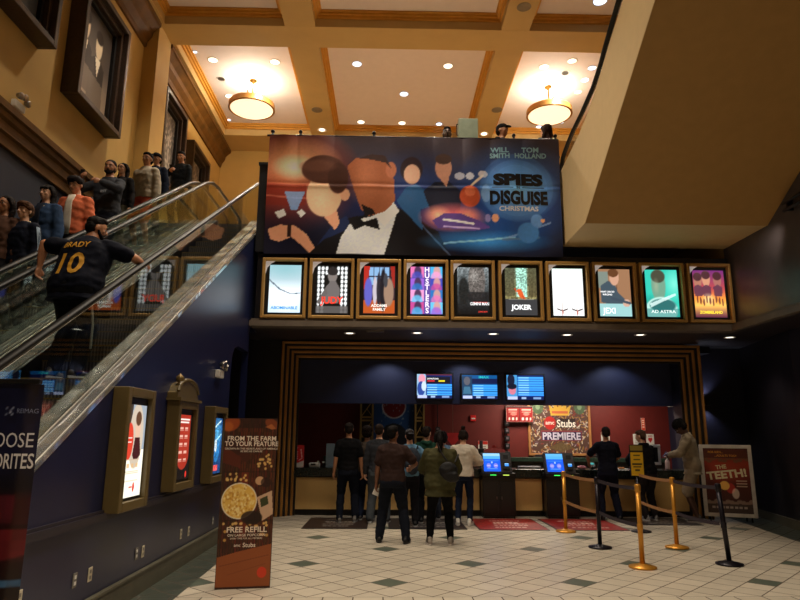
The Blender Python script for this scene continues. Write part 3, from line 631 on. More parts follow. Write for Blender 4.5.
# ---------------------------------------------------------------- cases on the low left wall
LX = -2.53
def side(y, z): return Matrix.Translation((LX, y, z)) @ Matrix.Rotation(radians(90), 4, 'Z') @ Matrix.Rotation(radians(90), 4, 'X')
def wall_case(y0, y1, z0, z1, art, label, screen_mat, ped=False, fr=.085):
    t = thing('display_case', label, 'display case', (LX, (y0+y1)/2, z0), 0, 'lit display cases on the low blue wall')
    X0, X1 = LX+.001, LX+.15
    mb = MB()
    mb.box(X0, X1, y0, y0+fr, z0, z1, bev=.008); mb.box(X0, X1, y1-fr, y1, z0, z1, bev=.008); mb.box(X0, X1, y0+fr, y1-fr, z0, z0+fr, bev=.008); mb.box(X0, X1, y0+fr, y1-fr, z1-fr, z1, bev=.008)
    part('frame', mb, olive, t)
    mb = MB(); mb.box(X0, X1-.05, y0+fr, y1-fr, z0+fr, z1-fr); part('black_mat', mb, black, t)
    iw, ih = (y1-y0)-2*fr-.06, (z1-z0)-2*fr-.10
    M = Matrix.Translation((X1-.046, (y0+y1)/2, z0+fr+.03)) @ Matrix.Rotation(radians(90), 4, 'Z') @ Matrix.Rotation(radians(90), 4, 'X')
    art.build('lit_panel', iw, ih, M, screen_mat, t, lift=.002)
    if ped:
        yc = (y0+y1)/2; pr = [(y0-.02, z1), (y1+.02, z1), (y1+.02, z1+.09)]
        for k in range(9): a = pi*k/8; pr.append((yc+(y1-y0)*.46*cos(a), z1+.11+.13*sin(a)))
        pr.append((y0-.02, z1+.09))
        mb = MB(); mb.prism(pr, 'x', X0, X1-.03); mb.box(X0, X1+.02, y0-.04, y1+.04, z1, z1+.035); 
        for k in range(8):
            a0, a1 = pi*k/8, pi*(k+1)/8; P = [Vector((0, yc+(y1-y0)*.5*cos(q), z1+.11+.15*sin(q))) for q in (a0, a1)]
            mb.tube([(X1-.03, P[0].y, P[0].z), (X1-.03, P[1].y, P[1].z)], .022, 8)
        part('pediment', mb, olive, t)
        mb = MB(); mb.lathe([(.03, 0), (.045, .02), (.02, .04), (.05, .07), (.045, .11), (.01, .14), (.0001, .15)], (X1-.06, y0+.12, z1+.17), 14); part('finial', mb, mat('finial_gold', (120, 98, 56), .4, .4), t, smooth=True)
A = Art(60, 110, (250, 246, 232)); A.rect(0, 0, 1, .5, (150, 160, 170)); A.poly([(0, 0), (.3, 0), (.15, .5), (0, .5)], (60, 50, 40)); A.rect(0, .5, 1, 1, (252, 246, 226)); A.el(.55, .34, .36, .36, (196, 180, 160), 1, .06); A.el(.62, .24, .14, .15, (214, 176, 150)); A.el(.62, .15, .15, .08, (90, 60, 40)); A.poly([(.42, .55), (.5, .36), (.75, .36), (.85, .55), (.7, .6), (.5, .6)], (60, 20, 24)); A.el(.22, .40, .2, .2, (206, 60, 40), 1, .05); A.rect(.08, .36, .35, .37, (250, 230, 220)); A.rect(.1, .40, .34, .41, (250, 230, 220)); A.rect(.05, .52, .16, 1, (250, 250, 240))
for k in range(3): A.rect(.2+k*.22, .64, .32+k*.22, .69, (214, 170, 120), .8)
for v in (.60, .72, .74, .82): A.rect(.15, v, .8, v+.008, (190, 160, 130), .7)
A.el(.62, .9, .05, .05, (206, 40, 30)); A.rect(.4, .89, .55, .905, (190, 60, 50), .8)
wall_case(6.01, 6.72, .89, 2.02, A, 'nearest lit case on the blue wall, mostly white poster with a red disc', LIT)
A = Art(50, 90, (16, 12, 14)); A.el(.5, .60, .42, .25, (156, 44, 30), 1, .03); A.rect(.08, .0, .92, .60, (160, 46, 32)); A.rect(0, 0, .08, 1, (14, 12, 14)); A.rect(.92, 0, 1, 1, (14, 12, 14))
for r in range(5):
    for c in (0, 1): A.rect(.22+c*.33, .2+r*.12, .42+c*.33, .23+r*.12, (240, 200, 180), .8); A.rect(.2+c*.33, .24+r*.12, .44+c*.33, .25+r*.12, (240, 200, 180), .6)
A.rect(.15, .06, .85, .085, (250, 230, 220)); A.rect(.2, .11, .8, .13, (250, 230, 220)); A.el(.8, .93, .05, .05, (220, 50, 40))
wall_case(7.5, 8.27, .95, 1.97, A, 'middle case on the blue wall, red rewards panel under an arched pediment with finial', LIT, True)
A = Art(50, 90, (20, 60, 110)); A.glow(.5, .3, .6, .4, (90, 180, 220), .9); A.line(.1, .2, .8, .05, .03, (200, 240, 250)); A.line(.2, .45, .9, .3, .03, (160, 220, 240)); A.el(.5, .6, .3, .2, (40, 120, 180), .8); A.rect(.1, .85, .7, .95, (220, 80, 80)); A.el(.4, .5, .12, .12, (240, 240, 230), .8); A.noise(.3, .5, .5, 2)
wall_case(9.05, 9.8, .93, 1.97, A, 'farthest lit case on the blue wall, bright blue picture partly behind the popcorn standee', LIT)

def plate(y, z, label, toggle):
    t = thing('wall_outlet', label, 'wall outlet', (LX, y, z-.06), 0, 'outlet plates low on the blue wall')
    mb = MB(); mb.box(LX+.0005, LX+.008, y-.036, y+.036, z-.058, z+.058, bev=.003); part('cover_plate', mb, cream if toggle else mat('grey_plate', (120, 116, 108), .5), t)
    mb = MB()
    for dz in (-.024, .024): mb.box(LX+.008, LX+.011, y-.016, y+.016, z+dz-.014, z+dz+.014, bev=.001)
    part('socket', mb, steelsoft if toggle else white, t)
for y, z, l, g in ((4.8, .47, 'cream outlet plate nearest the camera, by the foot of the left standee', 1), (5.62, .42, 'grey outlet plate below the nearest lit case, left of its pair', 0), (5.9, .41, 'cream outlet plate below the nearest lit case, right of its pair', 1), (6.94, .40, 'grey outlet plate between first and second cases, left of its pair', 0),
                   (7.12, .39, 'cream outlet plate between first and second cases, right of its pair', 1), (8.38, .38, 'cream outlet plate below the second case, left of its pair', 1), (8.7, .37, 'cream outlet plate below the second case, right of its pair', 1), (9.86, .35, 'grey outlet plate farthest along the blue wall beside the popcorn standee', 0)):
    plate(y, z, l, g)

def emergency_light(M, label):
    loc = M.to_translation(); t = thing('emergency_light', label, 'emergency light', loc)
    mb = MB(); mb.box(-.13, .13, -.11, .0, -.002, .07, M=M, bev=.01); part('battery_box', mb, white, t)
    for k, (x, y) in enumerate(((-.08, .07), (.03, .10), (.12, .05))):
        mb = MB(); c = M @ Vector((x, y, .09)); d = (M.to_3x3() @ Vector((x*2, -.2, 1))).normalized(); R = d.to_track_quat('Z', 'Y').to_matrix().to_4x4()
        mb.lathe([(.012, -.05), (.035, -.04), (.05, 0), (.055, .03), (.05, .035), (.001, .03)], c, 16, M=R); part('lamp_head', mb, steelsoft, t, smooth=True)
emergency_light(side(9.6, 2.52), 'emergency light with round lamp heads high on the blue wall beside the arch')
emergency_light(Matrix.Translation((XW, 8.72, 6.33)) @ Matrix.Rotation(radians(90), 4, 'Z') @ Matrix.Rotation(radians(90), 4, 'X'), 'emergency light with round lamp heads on the yellow wall above the wood band')

# ---------------------------------------------------------------- deep framed photographs on the tall yellow wall
def deep_frame(y0, y1, z0, z1, label, fn, dp=.3):
    t = thing('framed_photograph', label, 'framed picture', (XW, (y0+y1)/2, z0), 0, 'deep framed pictures on the yellow wall')
    X0, X1 = XW+.001, XW+dp; w = .1
    def ring(y0, y1, z0, z1, w, xa, xb, bev=.01):
        mb = MB(); mb.box(xa, xb, y0, y0+w, z0, z1, bev=bev); mb.box(xa, xb, y1-w, y1, z0, z1, bev=bev); mb.box(xa, xb, y0+w, y1-w, z0, z0+w, bev=bev); mb.box(xa, xb, y0+w, y1-w, z1-w, z1, bev=bev); return mb
    part('outer_frame', ring(y0, y1, z0, z1, w, X0, X1), darkwood, t)
    part('middle_frame', ring(y0+w, y1-w, z0+w, z1-w, .08, X0, X1-.1), darkwood, t)
    part('inner_frame', ring(y0+w+.08, y1-w-.08, z0+w+.08, z1-w-.08, .06, X0, X1-.18), black, t)
    A = Art(60, 80); fn(A); e = w+.12
    M = Matrix.Translation((X0+.05, (y0+y1)/2, z0+e)) @ Matrix.Rotation(radians(90), 4, 'Z') @ Matrix.Rotation(radians(90), 4, 'X')
    A.build('photograph', (y1-y0)-2*e, (z1-z0)-2*e, M, PRINT, t)
def ph_suits(A):
    A.vgrad([(0, (66, 58, 54)), (.5, (90, 80, 74)), (1, (214, 192, 164))])
    for x, y in ((.22, .3), (.62, .36)): A.el(x, y-.06, .10, .15, (236, 216, 184), 1, .15); A.el(x, y-.15, .11, .07, (40, 34, 32), 1, .2); A.poly([(x-.08, y+.08), (x+.08, y+.08), (x+.01, y+.28)], (250, 238, 214)); A.poly([(x-.24, y+.6), (x-.2, y+.14), (x-.08, y+.08), (x+.01, y+.28), (x+.09, y+.08), (x+.2, y+.14), (x+.22, y+.6)], (44, 38, 36), .9)
    A.poly([(.22, .62), (.22, .62), (1, .7), (1, 1), (0, 1), (0, .6)], (150, 132, 112), .6)
def ph_a(A): A.vgrad([(0, (70, 64, 60)), (1, (90, 80, 72))]); A.poly([(.1, .5), (.3, .4), (.6, .9), (.4, 1), (.1, 1)], (210, 200, 184)); A.poly([(.5, .6), (.9, .3), (1, 1), (.6, 1)], (60, 66, 72))
def ph_b(A): A.vgrad([(0, (120, 110, 100)), (1, (60, 54, 50))]); A.el(.3, .4, .2, .5, (180, 170, 156), 1, .2); A.el(.7, .55, .16, .4, (150, 140, 128), 1, .2); A.noise(.4, .3, .3, 4)
deep_frame(7.25, 9.05, 7.42, 9.7, 'nearest deep dark frame at the top left corner with white cloth in its photograph', ph_a)
deep_frame(9.8, 11.55, 7.14, 9.42, 'deep dark frame with a sepia photograph of two figures in dinner jackets', ph_suits)
deep_frame(13.72, 15.3, 7.3, 9.55, 'deep dark frame just beyond the yellow pilaster, above the cap-wearing man', ph_b)
deep_frame(15.9, 17.5, 7.2, 9.25, 'farthest deep dark frame near the end of the yellow wall', ph_b)

# ---------------------------------------------------------------- ceiling lights
def downlight(x, y, z, label, lit=True, r=.11, tint=(255, 236, 206), e=3.0, group='recessed lights in the coffers'):
    t = thing('ceiling_downlight', label, 'ceiling light', (x, y, z-.012), 0, group)
    mb = MB(); mb.lathe([(r+.025, 0), (r+.03, -.006), (r+.02, -.012), (r, -.006), (r, 0)], (x, y, z), 24); part('trim_ring', mb, white, t, smooth=True)
    mb = MB(); mb.lathe([(r, -.002), (r*.7, -.006), (.0001, -.008)], (x, y, z), 20); part('lens', mb, mat('lens_%d_%d_%d' % tint, tint, .4, emit=e) if lit else steelsoft, t)
cool = (206, 224, 255)
dl = [((195, 52), 'small bluish light in the left coffer, near corner by the wall', .06, cool), ((213, 60), 'round light in the left coffer, near left', .14, 0), ((275, 62), 'round light in the left coffer, near right', .14, 0), ((221, 79), 'unlit swivel light in the left coffer above the pendant', .12, 1),
      ((229, 96), 'round light left of the left pendant lamp', .12, 0), ((229, 120), 'small bluish light in the left coffer, far corner by the wall', .06, cool), ((244, 125), 'round light in the left coffer, far left', .13, 0), ((294, 127), 'round light in the left coffer, far right', .13, 0),
      ((357, 64), 'bluish round light in the middle coffer, near left', .14, cool), ((448, 66), 'round light in the middle coffer, near right', .14, 0), ((404, 94), 'bluish round light alone in the centre of the middle coffer', .14, cool), ((361, 122), 'round light in the middle coffer, far left', .13, 0), ((402, 123), 'warm round light in the middle coffer, far centre', .13, 0), ((439, 124), 'small bluish light in the middle coffer, far right', .11, cool),
      ((544, 67), 'round light in the right coffer, nearest the beam', .14, 0), ((572, 61), 'round light in the right coffer, near middle', .13, 0), ((565, 73), 'unlit swivel light in the right coffer between round ones', .12, 1), ((592, 68), 'bluish round light in the right coffer beside the handrail, first', .12, cool), ((585, 80), 'bluish round light in the right coffer beside the handrail, second', .12, cool),
      ((578, 92), 'round light in the right coffer beside the handrail, third', .11, 0), ((539, 127), 'bluish light behind the cap-wearing head over the banner', .11, cool), ((561, 122), 'bluish light just right of the right pendant lamp', .11, cool)]
for (px, py), l, r, c in dl:
    x, y, z = atZ(px, py, 10.949); downlight(x, y, 10.949, l, c != 1, r*.8, (255, 236, 206) if c in (0, 1) else c)
for (px, py), l in (((600, 1), 'round light at the top edge of the picture left of the overhead handrail'), ): x, y, z = atZ(px, py, 10.949); downlight(x, y, 10.949, l, True, .14, cool)
for (px, py), l in (((322, 130), 'round light in the beam right of the left pendant'), ((484, 134), 'round light in the beam above the pale screen box')): x, y, z = atZ(px, py, 10.6); downlight(x, y, 10.606, l, True, .11)
SOFFIT = [(-.74, 12.3), (.56, 12.17), (2.03, 12.19), (3.47, 12.21), (4.86, 12.11), (6.7, 12.3)]  # the last one is an added light to brighten the framed poster
for (x, y), l in zip(SOFFIT, ('first from the left', 'second from the left', 'third from the left, above the screens', 'fourth from the left', 'fifth from the left', 'rightmost, added to light the poster')): downlight(x, y, 3.525, 'small light in the dark soffit over the portal, '+l, True, .085, (255, 244, 226), 2.5, 'soffit lights over the portal')
for (px, py), l in (((375, 331), 'unlit square vent in the dark soffit near its left end'),):
    x, y, z = atZ(px, py, 3.52); t = thing('ceiling_vent', l, 'vent', (x, y, 3.5)); mb = MB()
    mb.box(x-.17, x+.17, y-.1, y+.1, 3.505, 3.525, bev=.003); part('vent_plate', mb, taupe, t)
    mb = MB(); [mb.box(x-.14, x+.14, y-.08+k*.03, y-.07+k*.03, 3.5, 3.505) for k in range(6)]; part('vent_slats', mb, steelsoft, t)
for (px, py), l in (((497, 110), 'round speaker grille in the beam left of the right pendant'), ((317, 110), 'round speaker grille in the beam right of the left pendant'), ((524, 7), 'round speaker grille in the near beam at the top of the picture')):
    x, y, z = atZ(px, py, 10.6); t = thing('ceiling_speaker', l, 'speaker', (x, y, 10.58)); mb = MB(); mb.lathe([(.15, 0), (.155, -.008), (.14, -.014), (.13, -.008), (.0001, -.014)], (x, y, 10.606), 24); part('grille', mb, mat('grille_grey', (130, 116, 92), .6), t)
for (px, py), l in (((226, 147), 'small dome camera on the far beam above the escalator top'), ):
    x, y, z = atZ(px, py, 10.6); t = thing('ceiling_camera', l, 'camera', (x, y, 10.5)); mb = MB(); mb.lathe([(.07, 0), (.07, -.03), (.055, -.04), (.055, -.06), (.04, -.1), (.0001, -.115)], (x, y, 10.6), 18); part('dome', mb, black, t, smooth=True)
# pendants
bowl = mat('frosted_bowl', (255, 226, 186), .5, emit=1.35)
for x, y, l in ((-3.72, 15.8, 'left round bronze pendant lamp with frosted bowl glowing on its coffer'), (4.3, 15.85, 'right round bronze pendant lamp with frosted bowl near the overhead handrail')):
    t = thing('pendant_lamp', l, 'pendant lamp', (x, y, 10.0), 0, 'round pendant lamps'); R = .60
    mb = MB(); mb.lathe([(R-.05, .16), (R, .16), (R+.01, .13), (R, .02), (R+.015, 0), (R-.03, -.01), (R-.05, .02), (R-.05, .16)], (x, y, 10.1), 48); part('ring', mb, bronze, t, smooth=True)
    mb = MB(); mb.lathe([(R-.04, .0), (R*.8, -.05), (R*.5, -.085), (R*.2, -.1), (.0001, -.102)], (x, y, 10.1), 40); part('bowl', mb, bowl, t, smooth=True)
    mb = MB(); mb.lathe([(.1, 0), (.1, -.03), (.03, -.06), (.02, -.1), (.02, -.6), (.05, -.62), (.05, -.68), (.0001, -.7)], (x, y, 10.95), 18); part('stem', mb, brass, t, smooth=True)
    for k in range(3):
        a = 2*pi*k/3+.5; mb = MB(); mb.tube([(x+.02*cos(a), y+.02*sin(a), 10.4), (x+(R-.03)*cos(a), y+(R-.03)*sin(a), 10.34), (x+(R-.03)*cos(a), y+(R-.03)*sin(a), 10.2)], .012, 8); part('arm', mb, bronze, t, smooth=True)

# ---------------------------------------------------------------- menu screens under the header
def scr(A, kind):
    A.vgrad([(0, (10, 30, 90)), (1, (14, 60, 150))])
    if kind == 0:
        A.rect(.24, .12, .95, .38, (16, 18, 34)); A.rect(0, 0, .26, .86, (150, 190, 220)); A.el(.14, .2, .1, .2, (230, 150, 170)); A.el(.12, .6, .11, .3, (40, 70, 150)); A.el(.2, .5, .07, .2, (200, 220, 240)); A.rect(.24, 0, 1, .05, (90, 40, 60)); y0 = .42; x0 = .28
        A.text('DOWNTOWN', .29, .22, .09, (250, 250, 250), 'LEFT', .02, .8); A.rect(.62, .25, .8, .31, (230, 210, 40)); A.rect(.3, .25, .5, .31, (200, 40, 50))
    elif kind == 1:
        A.rect(0, 0, 1, 1, (10, 80, 140)); A.rect(0, .05, .28, .85, (30, 60, 90)); A.el(.14, .25, .09, .18, (90, 90, 100)); A.poly([(.02, .8), (.06, .5), (.22, .5), (.27, .8)], (60, 110, 140)); A.rect(.28, .16, 1, .36, (12, 24, 70)); A.text('IMAX', .62, .13, .14, (40, 190, 190), bold=.02, sx=1.3); y0 = .42; x0 = .3
    else:
        A.rect(0, 0, .28, .86, (70, 150, 210)); A.el(.12, .2, .1, .25, (20, 26, 50)); A.el(.15, .6, .1, .2, (210, 120, 140)); A.el(.14, .46, .13, .12, (16, 20, 40)); y0 = .08; x0 = .3
    y = y0
    while y < .84: A.rect(x0, y, 1, y+.06, (60, 160, 250)); A.rect(x0+.02, y+.02, x0+.3, y+.04, (160, 220, 255), .8); y += .1
    A.rect(0, .88, 1, 1, (16, 30, 80)); A.rect(.02, .88, .28, .98, (190, 200, 240)); A.rect(.4, .9, .52, .97, (190, 220, 255), .8); A.rect(.72, .9, .92, .97, (150, 190, 240), .8)
for px0, px1, py0, py1, k, l in ((417, 452, 374, 398.5, 0, 'left menu screen with a pale picture column and dark title box'), (462, 497.5, 375, 399, 1, 'middle menu screen with a dark portrait at its left'), (506.5, 544, 375, 400, 2, 'right menu screen filled with blue showtime rows')):
    x0, _, z1 = atY(px0, py0, 14.12); x1, _, z0 = atY(px1, py1, 14.12)
    t = thing('wall_mounted_screen', l, 'screen', ((x0+x1)/2, 14.15, z0-.03), 0, 'blue screens on the header')
    mb = MB(); mb.box(x0-.035, x1+.035, 14.125, 14.185, z0-.035, z1+.035, bev=.006); part('casing', mb, black, t)
    mb = MB(); mb.box(x0+.2, x1-.2, 14.185, 14.2005, z0+.1, z1-.1); part('wall_bracket', mb, blackmetal, t)
    A = Art(72, 50); scr(A, k); A.build('display', x1-x0, z1-z0, front((x0+x1)/2, 14.123, z0), SCREEN, t, lift=.001)

# ---------------------------------------------------------------- on the red back wall
YW = 16.5
def wallbox(pa, ya, pb, yb, y=YW): a = atY(pa, ya, y); b = atY(pb, yb, y); return a[0], b[0], b[2], a[2]
# mural in a gold lattice surround
x0, x1, zb, zt = wallbox(374, 403, 414, 470); zt = 2.83; zb = 1.10
t = thing('wall_mural', 'deep blue mural with a red disc between gold lattice columns', 'mural', ((x0+x1)/2, YW, zb))
A = Art(60, 100, (30, 66, 120)); A.glow(.5, .5, .7, .6, (44, 92, 160), .8); A.el(.5, .30, .30, .18, (190, 190, 200), 1, .04); A.el(.5, .30, .27, .162, (120, 28, 34), 1, .04)
rr = np.random.RandomState(3)
for k in range(60): A.el(rr.rand(), rr.rand(), .006+.008*rr.rand(), .012, (150, 180, 200), .7)
A.poly([(.0, 1), (.1, .72), (.3, .58), (.5, .54), (.7, .58), (.9, .72), (1, 1)], (34, 38, 46), .95)      # plain dark hill shape
A.build('painted_panel', x1-x0, zt-zb, front((x0+x1)/2, YW-.03, zb), PRINT, t)
for pa, pb in ((360, 373.5), (414.5, 424.5)):
    xa = atY(pa, 420, YW)[0]; xb2 = atY(pb, 420, YW)[0]; mb = MB(); yA, yB = YW-.09, YW-.01
    mb.box(xa, xa+.045, yA, yB, zb, zt); mb.box(xb2-.045, xb2, yA, yB, zb, zt)
    zz = [zb, zb+.45, zb+.85, zb+.93, zb+1.35, zt]
    for z in zz: mb.box(xa, xb2, yA+.01, yB, z-.02, z+.02)
    for i in range(len(zz)-1):
        if zz[i+1]-zz[i] < .1: continue
        mb.tube([(xa+.02, YW-.05, zz[i]), (xb2-.02, YW-.05, zz[i+1])], .014, 6); mb.tube([(xb2-.02, YW-.05, zz[i]), ((xa+xb2)/2, YW-.05, (zz[i]+zz[i+1])/2)], .012, 6)
    part('lattice_column', mb, mat('dull_gold', (168, 140, 86), .45, .3), t)
    mb = MB(); mb.box(xa+.045, xb2-.045, YW-.02, YW-.005, zb, zt); part('column_backing', mb, black, t)
# chalk board
x0, x1, zb, zt = wallbox(527, 404, 592, 456); zt = 2.62; xc = (x0+x1)/2
t = thing('chalk_sign', 'wood framed chalk art board reading AMC Stubs PREMIERE', 'sign', (xc, YW, zb)); f = .06
mb = MB(); mb.box(x0, x0+f, YW-.05, YW+.002, zb, zt, bev=.008); mb.box(x1-f, x1, YW-.05, YW+.002, zb, zt, bev=.008); mb.box(x0+f, x1-f, YW-.05, YW+.002, zb, zb+f, bev=.008); mb.box(x0+f, x1-f, YW-.05, YW+.002, zt-f, zt, bev=.008); part('frame', mb, mat('oak_frame', (176, 120, 68), .5, var=.2), t)
A = Art(130, 110, (92, 64, 56)); rr = np.random.RandomState(5)
pal = [(220, 200, 160), (190, 150, 80), (150, 60, 50), (200, 190, 190), (90, 70, 60), (120, 90, 110), (230, 220, 200), (170, 120, 60)]
for k in range(520):
    a = rr.rand()*pi; u, v = rr.rand(), rr.rand(); L = .02+.03*rr.rand(); A.line(u, v, u+L*cos(a), v+L*1.2*sin(a), .004+.004*rr.rand(), pal[rr.randint(8)], .9)
for cx in (.14, .86): A.el(cx, .16, .1, .14, (74, 104, 74), .85, .1); A.el(cx, .16, .04, .06, (150, 180, 140), .7, .2)
A.poly([(.36, .32), (.33, .12), (.41, .2), (.42, .06), (.49, .18), (.52, .04), (.56, .18), (.64, .06), (.63, .2), (.72, .12), (.67, .32)], (222, 176, 70)); A.rect(.38, .24, .66, .29, (200, 90, 70), .8)
A.el(.34, .46, .1, .12, (180, 40, 36), 1, .05); A.rect(.47, .38, .78, .54, (36, 24, 26), .8); A.rect(.18, .60, .88, .78, (150, 60, 60)); A.rect(.19, .61, .87, .77, (52, 36, 80))
A.poly([(.3, .9), (.52, .8), (.74, .9), (.52, .98)], (110, 90, 60), .9)
A.text('amc', .34, .485, .1, (240, 220, 210), bold=.02).text('Stubs', .62, .53, .19, (244, 240, 230), bold=.02, sx=.85).text('PREMIERE', .53, .755, .18, (214, 208, 226), bold=.03, sx=.92)
A.build('chalk_board', x1-x0-2*f, zt-zb-2*f, front(xc, YW-.02, zb+f), PRINT, t, lift=.002)
def flat_sign(name, label, cat, pa, ya, pb, yb, paint, nx=24, ny=24, y=YW, group=None, m=None, thick=.012):
    x0, x1, zb, zt = wallbox(pa, ya, pb, yb, y-thick); t = thing(name, label, cat, ((x0+x1)/2, y, zb), 0, group)
    mb = MB(); mb.box(x0, x1, y-thick, y+.002, zb, zt); part('backing', mb, white, t)
    A = Art(nx, ny); paint(A); A.build('face', x1-x0-.006, zt-zb-.006, front((x0+x1)/2, y-thick-.001, zb+.003), m or PRINT, t, lift=.001); return t
def menu(A):
    A.rect(0, 0, 1, 1, (150, 24, 24)); A.rect(0, 0, 1, .12, (60, 10, 12))
    for c in (0, .52): A.rect(c+.08, .2, c+.42, .27, (230, 190, 180)); A.rect(c+.08, .35, c+.42, .4, (220, 160, 150)); [A.rect(c+.08+k*.14, .72, c+.14+k*.14, .88, (240, 230, 220)) for k in range(3)]
    A.rect(.48, 0, .52, 1, (60, 10, 12)); A.el(.28, .5, .12, .1, (220, 120, 110)); A.el(.76, .5, .12, .1, (220, 120, 110))
flat_sign('menu_sign', 'dark red two part menu sign hanging left of the chalk board', 'sign', 506, 406, 533, 422, menu, 40, 24, y=16.35)
mb = MB(); a = atY(510, 404, 16.34); b = atY(529, 404, 16.34)
t = bpy.data.objects[[o.name for o in bpy.data.objects if o.name.startswith('menu_sign')][-1]]
for q in (a, b): mb.tube([(q[0], 16.345, 2.38), (q[0], 16.345, 2.855)], .004, 6)
part('hanging_wire', mb, steelsoft, t)
def notice(kind):
    def f(A):
        A.rect(0, 0, 1, 1, (224, 220, 210))
        if kind == 0: A.el(.5, .38, .22, .22, (70, 60, 60)); A.el(.5, .38, .15, .15, (220, 216, 206)); [A.rect(.2, v, .8, v+.04, (110, 100, 100)) for v in (.66, .76, .86)]
        if kind == 1: A.text('AED', .5, .28, .24, (170, 30, 30), bold=.02); A.el(.38, .5, .16, .16, (196, 30, 30)); A.el(.62, .5, .16, .16, (196, 30, 30)); A.poly([(.23, .54), (.77, .54), (.5, .86)], (196, 30, 30))
        if kind == 2: A.rect(0, 0, 1, 1, (226, 70, 40)); [A.rect(.25, v, .75, v+.08, (240, 220, 200)) for v in (.15, .32, .5, .68)]
        if kind == 3: [A.rect(.15, v, .85, v+.04, (150, 150, 150)) for v in (.2, .35, .5, .65, .8)]
        if kind == 4: A.rect(0, 0, 1, .22, (206, 50, 40)); [A.rect(.1, v, .8, v+.05, (120, 80, 80)) for v in (.35, .5, .62)]; A.rect(.1, .75, .5, .9, (200, 60, 50))
        if kind == 5: A.rect(0, 0, 1, 1, (206, 34, 40)); A.text('wifi', .5, .6, .35, (250, 240, 240), bold=.02)
    return f
flat_sign('wall_notice', 'white notice with round symbol on the red wall, left of the AED sign', 'notice', 633, 434, 641.5, 444.5, notice(0))
flat_sign('aed_sign', 'white AED sign with a red heart on the red wall', 'sign', 646, 434, 654.5, 444.5, notice(1))
flat_sign('orange_sign', 'narrow upright orange sign on the red wall above the two white notices', 'sign', 641, 418, 645.5, 430.5, notice(2))
flat_sign('paper_sheet', 'white paper sheet taped above the head of the man in navy', 'paper', 601, 432.5, 610, 444, notice(3))
flat_sign('price_flyer', 'white flyer with red header on the red wall behind the first kiosk', 'flyer', 478, 441, 488, 456, notice(4))
flat_sign('white_flyer', 'plain white flyer left of the red headed flyer', 'flyer', 468, 445.5, 474.5, 450.5, notice(3))
x, _, z = atY(473, 418, YW); t = thing('fire_alarm', 'small red fire alarm box high on the red wall below the middle screen', 'alarm', (x, YW, z-.06)); mb = MB(); mb.box(x-.07, x+.07, YW-.05, YW+.002, z-.08, z+.07, bev=.008); part('alarm_box', mb, mat('alarm_red', (210, 30, 30), .4), t); mb = MB(); mb.box(x-.045, x+.045, YW-.06, YW-.05, z-.03, z+.0, bev=.003); part('pull_bar', mb, white, t)
# red pennant hanging from the ceiling edge over the counter
x, _, z = atY(453, 440, 15.9); t = thing('hanging_pennant', 'red pennant shaped wifi sign above the bun-haired woman', 'sign', (x, 15.9, z-.15)); mb = MB(); mb.prism([(x-.15, z+.17), (x+.15, z+.17), (x+.15, z+.02), (x, z-.15), (x-.15, z+.02)], 'y', 15.9, 15.91); mb.tube([(x, 15.905, z+.17), (x, 15.905, 2.855)], .004, 6, 1); part('pennant', mb, [mat('pennant_red', (200, 40, 44), .6), steelsoft], t)
def rack(px, y0, y1, label):
    x, _, zt = atY(px, y0, 16.3); _, _, zb = atY(px, y1, 16.3); t = thing('hanging_card_rack', label, 'rack', (x, 16.3, zb))
    mb = MB(); mb.tube([(x, 16.45, zb), (x, 16.45, 2.855)], .012, 8); part('rack_pole', mb, blackmetal, t)
    z = zb
    while z < zt-.1: mb = MB(); mb.box(x-.06, x+.06, 16.38, 16.44, z, z+.13, bev=.01); mb.box(x-.03, x+.03, 16.375, 16.38, z+.05, z+.10, 1); part('card_holder', mb, [black, mat('card_grey', (110, 100, 110), .4)], t); z += .19
rack(438, 421, 432, 'short dark card rack hanging against the red wall behind the queue'); rack(507.5, 421, 457, 'tall dark card rack hanging left of the chalk board')

# ---------------------------------------------------------------- counter
CY = 13.52; CT = .93
t = thing('service_counter', 'long ticket counter with tan front panels and dark green stone top', 'counter', (2.2, 13.9, 0))
mb = MB(); mb.box(-1.92, 6.29, CY-.04, 14.15, .76, CT, bev=.01); part('stone_top', mb, greenstone, t)
mb = MB(); mb.box(-1.92, 6.29, CY+.03, 14.05, .1, .76); part('cabinet_body', mb, mat('counter_body', (60, 46, 30), .6), t)
for a, b in ((-1.9, -.35), (-.33, 1.1), (1.12, 1.90), (2.60, 3.18), (3.88, 5.1), (5.12, 6.25)): mb = MB(); mb.box(a, b, CY, CY+.03, .12, .74, bev=.004); part('front_panel', mb, tan_, t)
mb = MB(); mb.box(-1.92, 6.29, CY+.06, 14.0, 0, .1); part('toe_kick', mb, black, t)
t = thing('back_counter', 'dark green topped work counter along the foot of the red wall', 'counter', (2.2, 16.1, 0))
mb = MB(); mb.box(-1.5, 6.8, 15.76, 16.4, 1.0, 1.06, bev=.01); part('stone_top', mb, mat('green_stone_light', (52, 74, 62), .4, var=.3, scale=20), t)
mb = MB(); mb.box(-1.5, 6.8, 15.8, 16.49, 0, 1.0); part('cabinet_body', mb, mat('back_cabinet', (46, 40, 34), .6), t)
mb = MB(); mb.box(-1.5, 6.8, 15.7, 15.76, 1.0, 1.10, bev=.01); part('front_ledge', mb, mat('green_stone_light', ()), t)

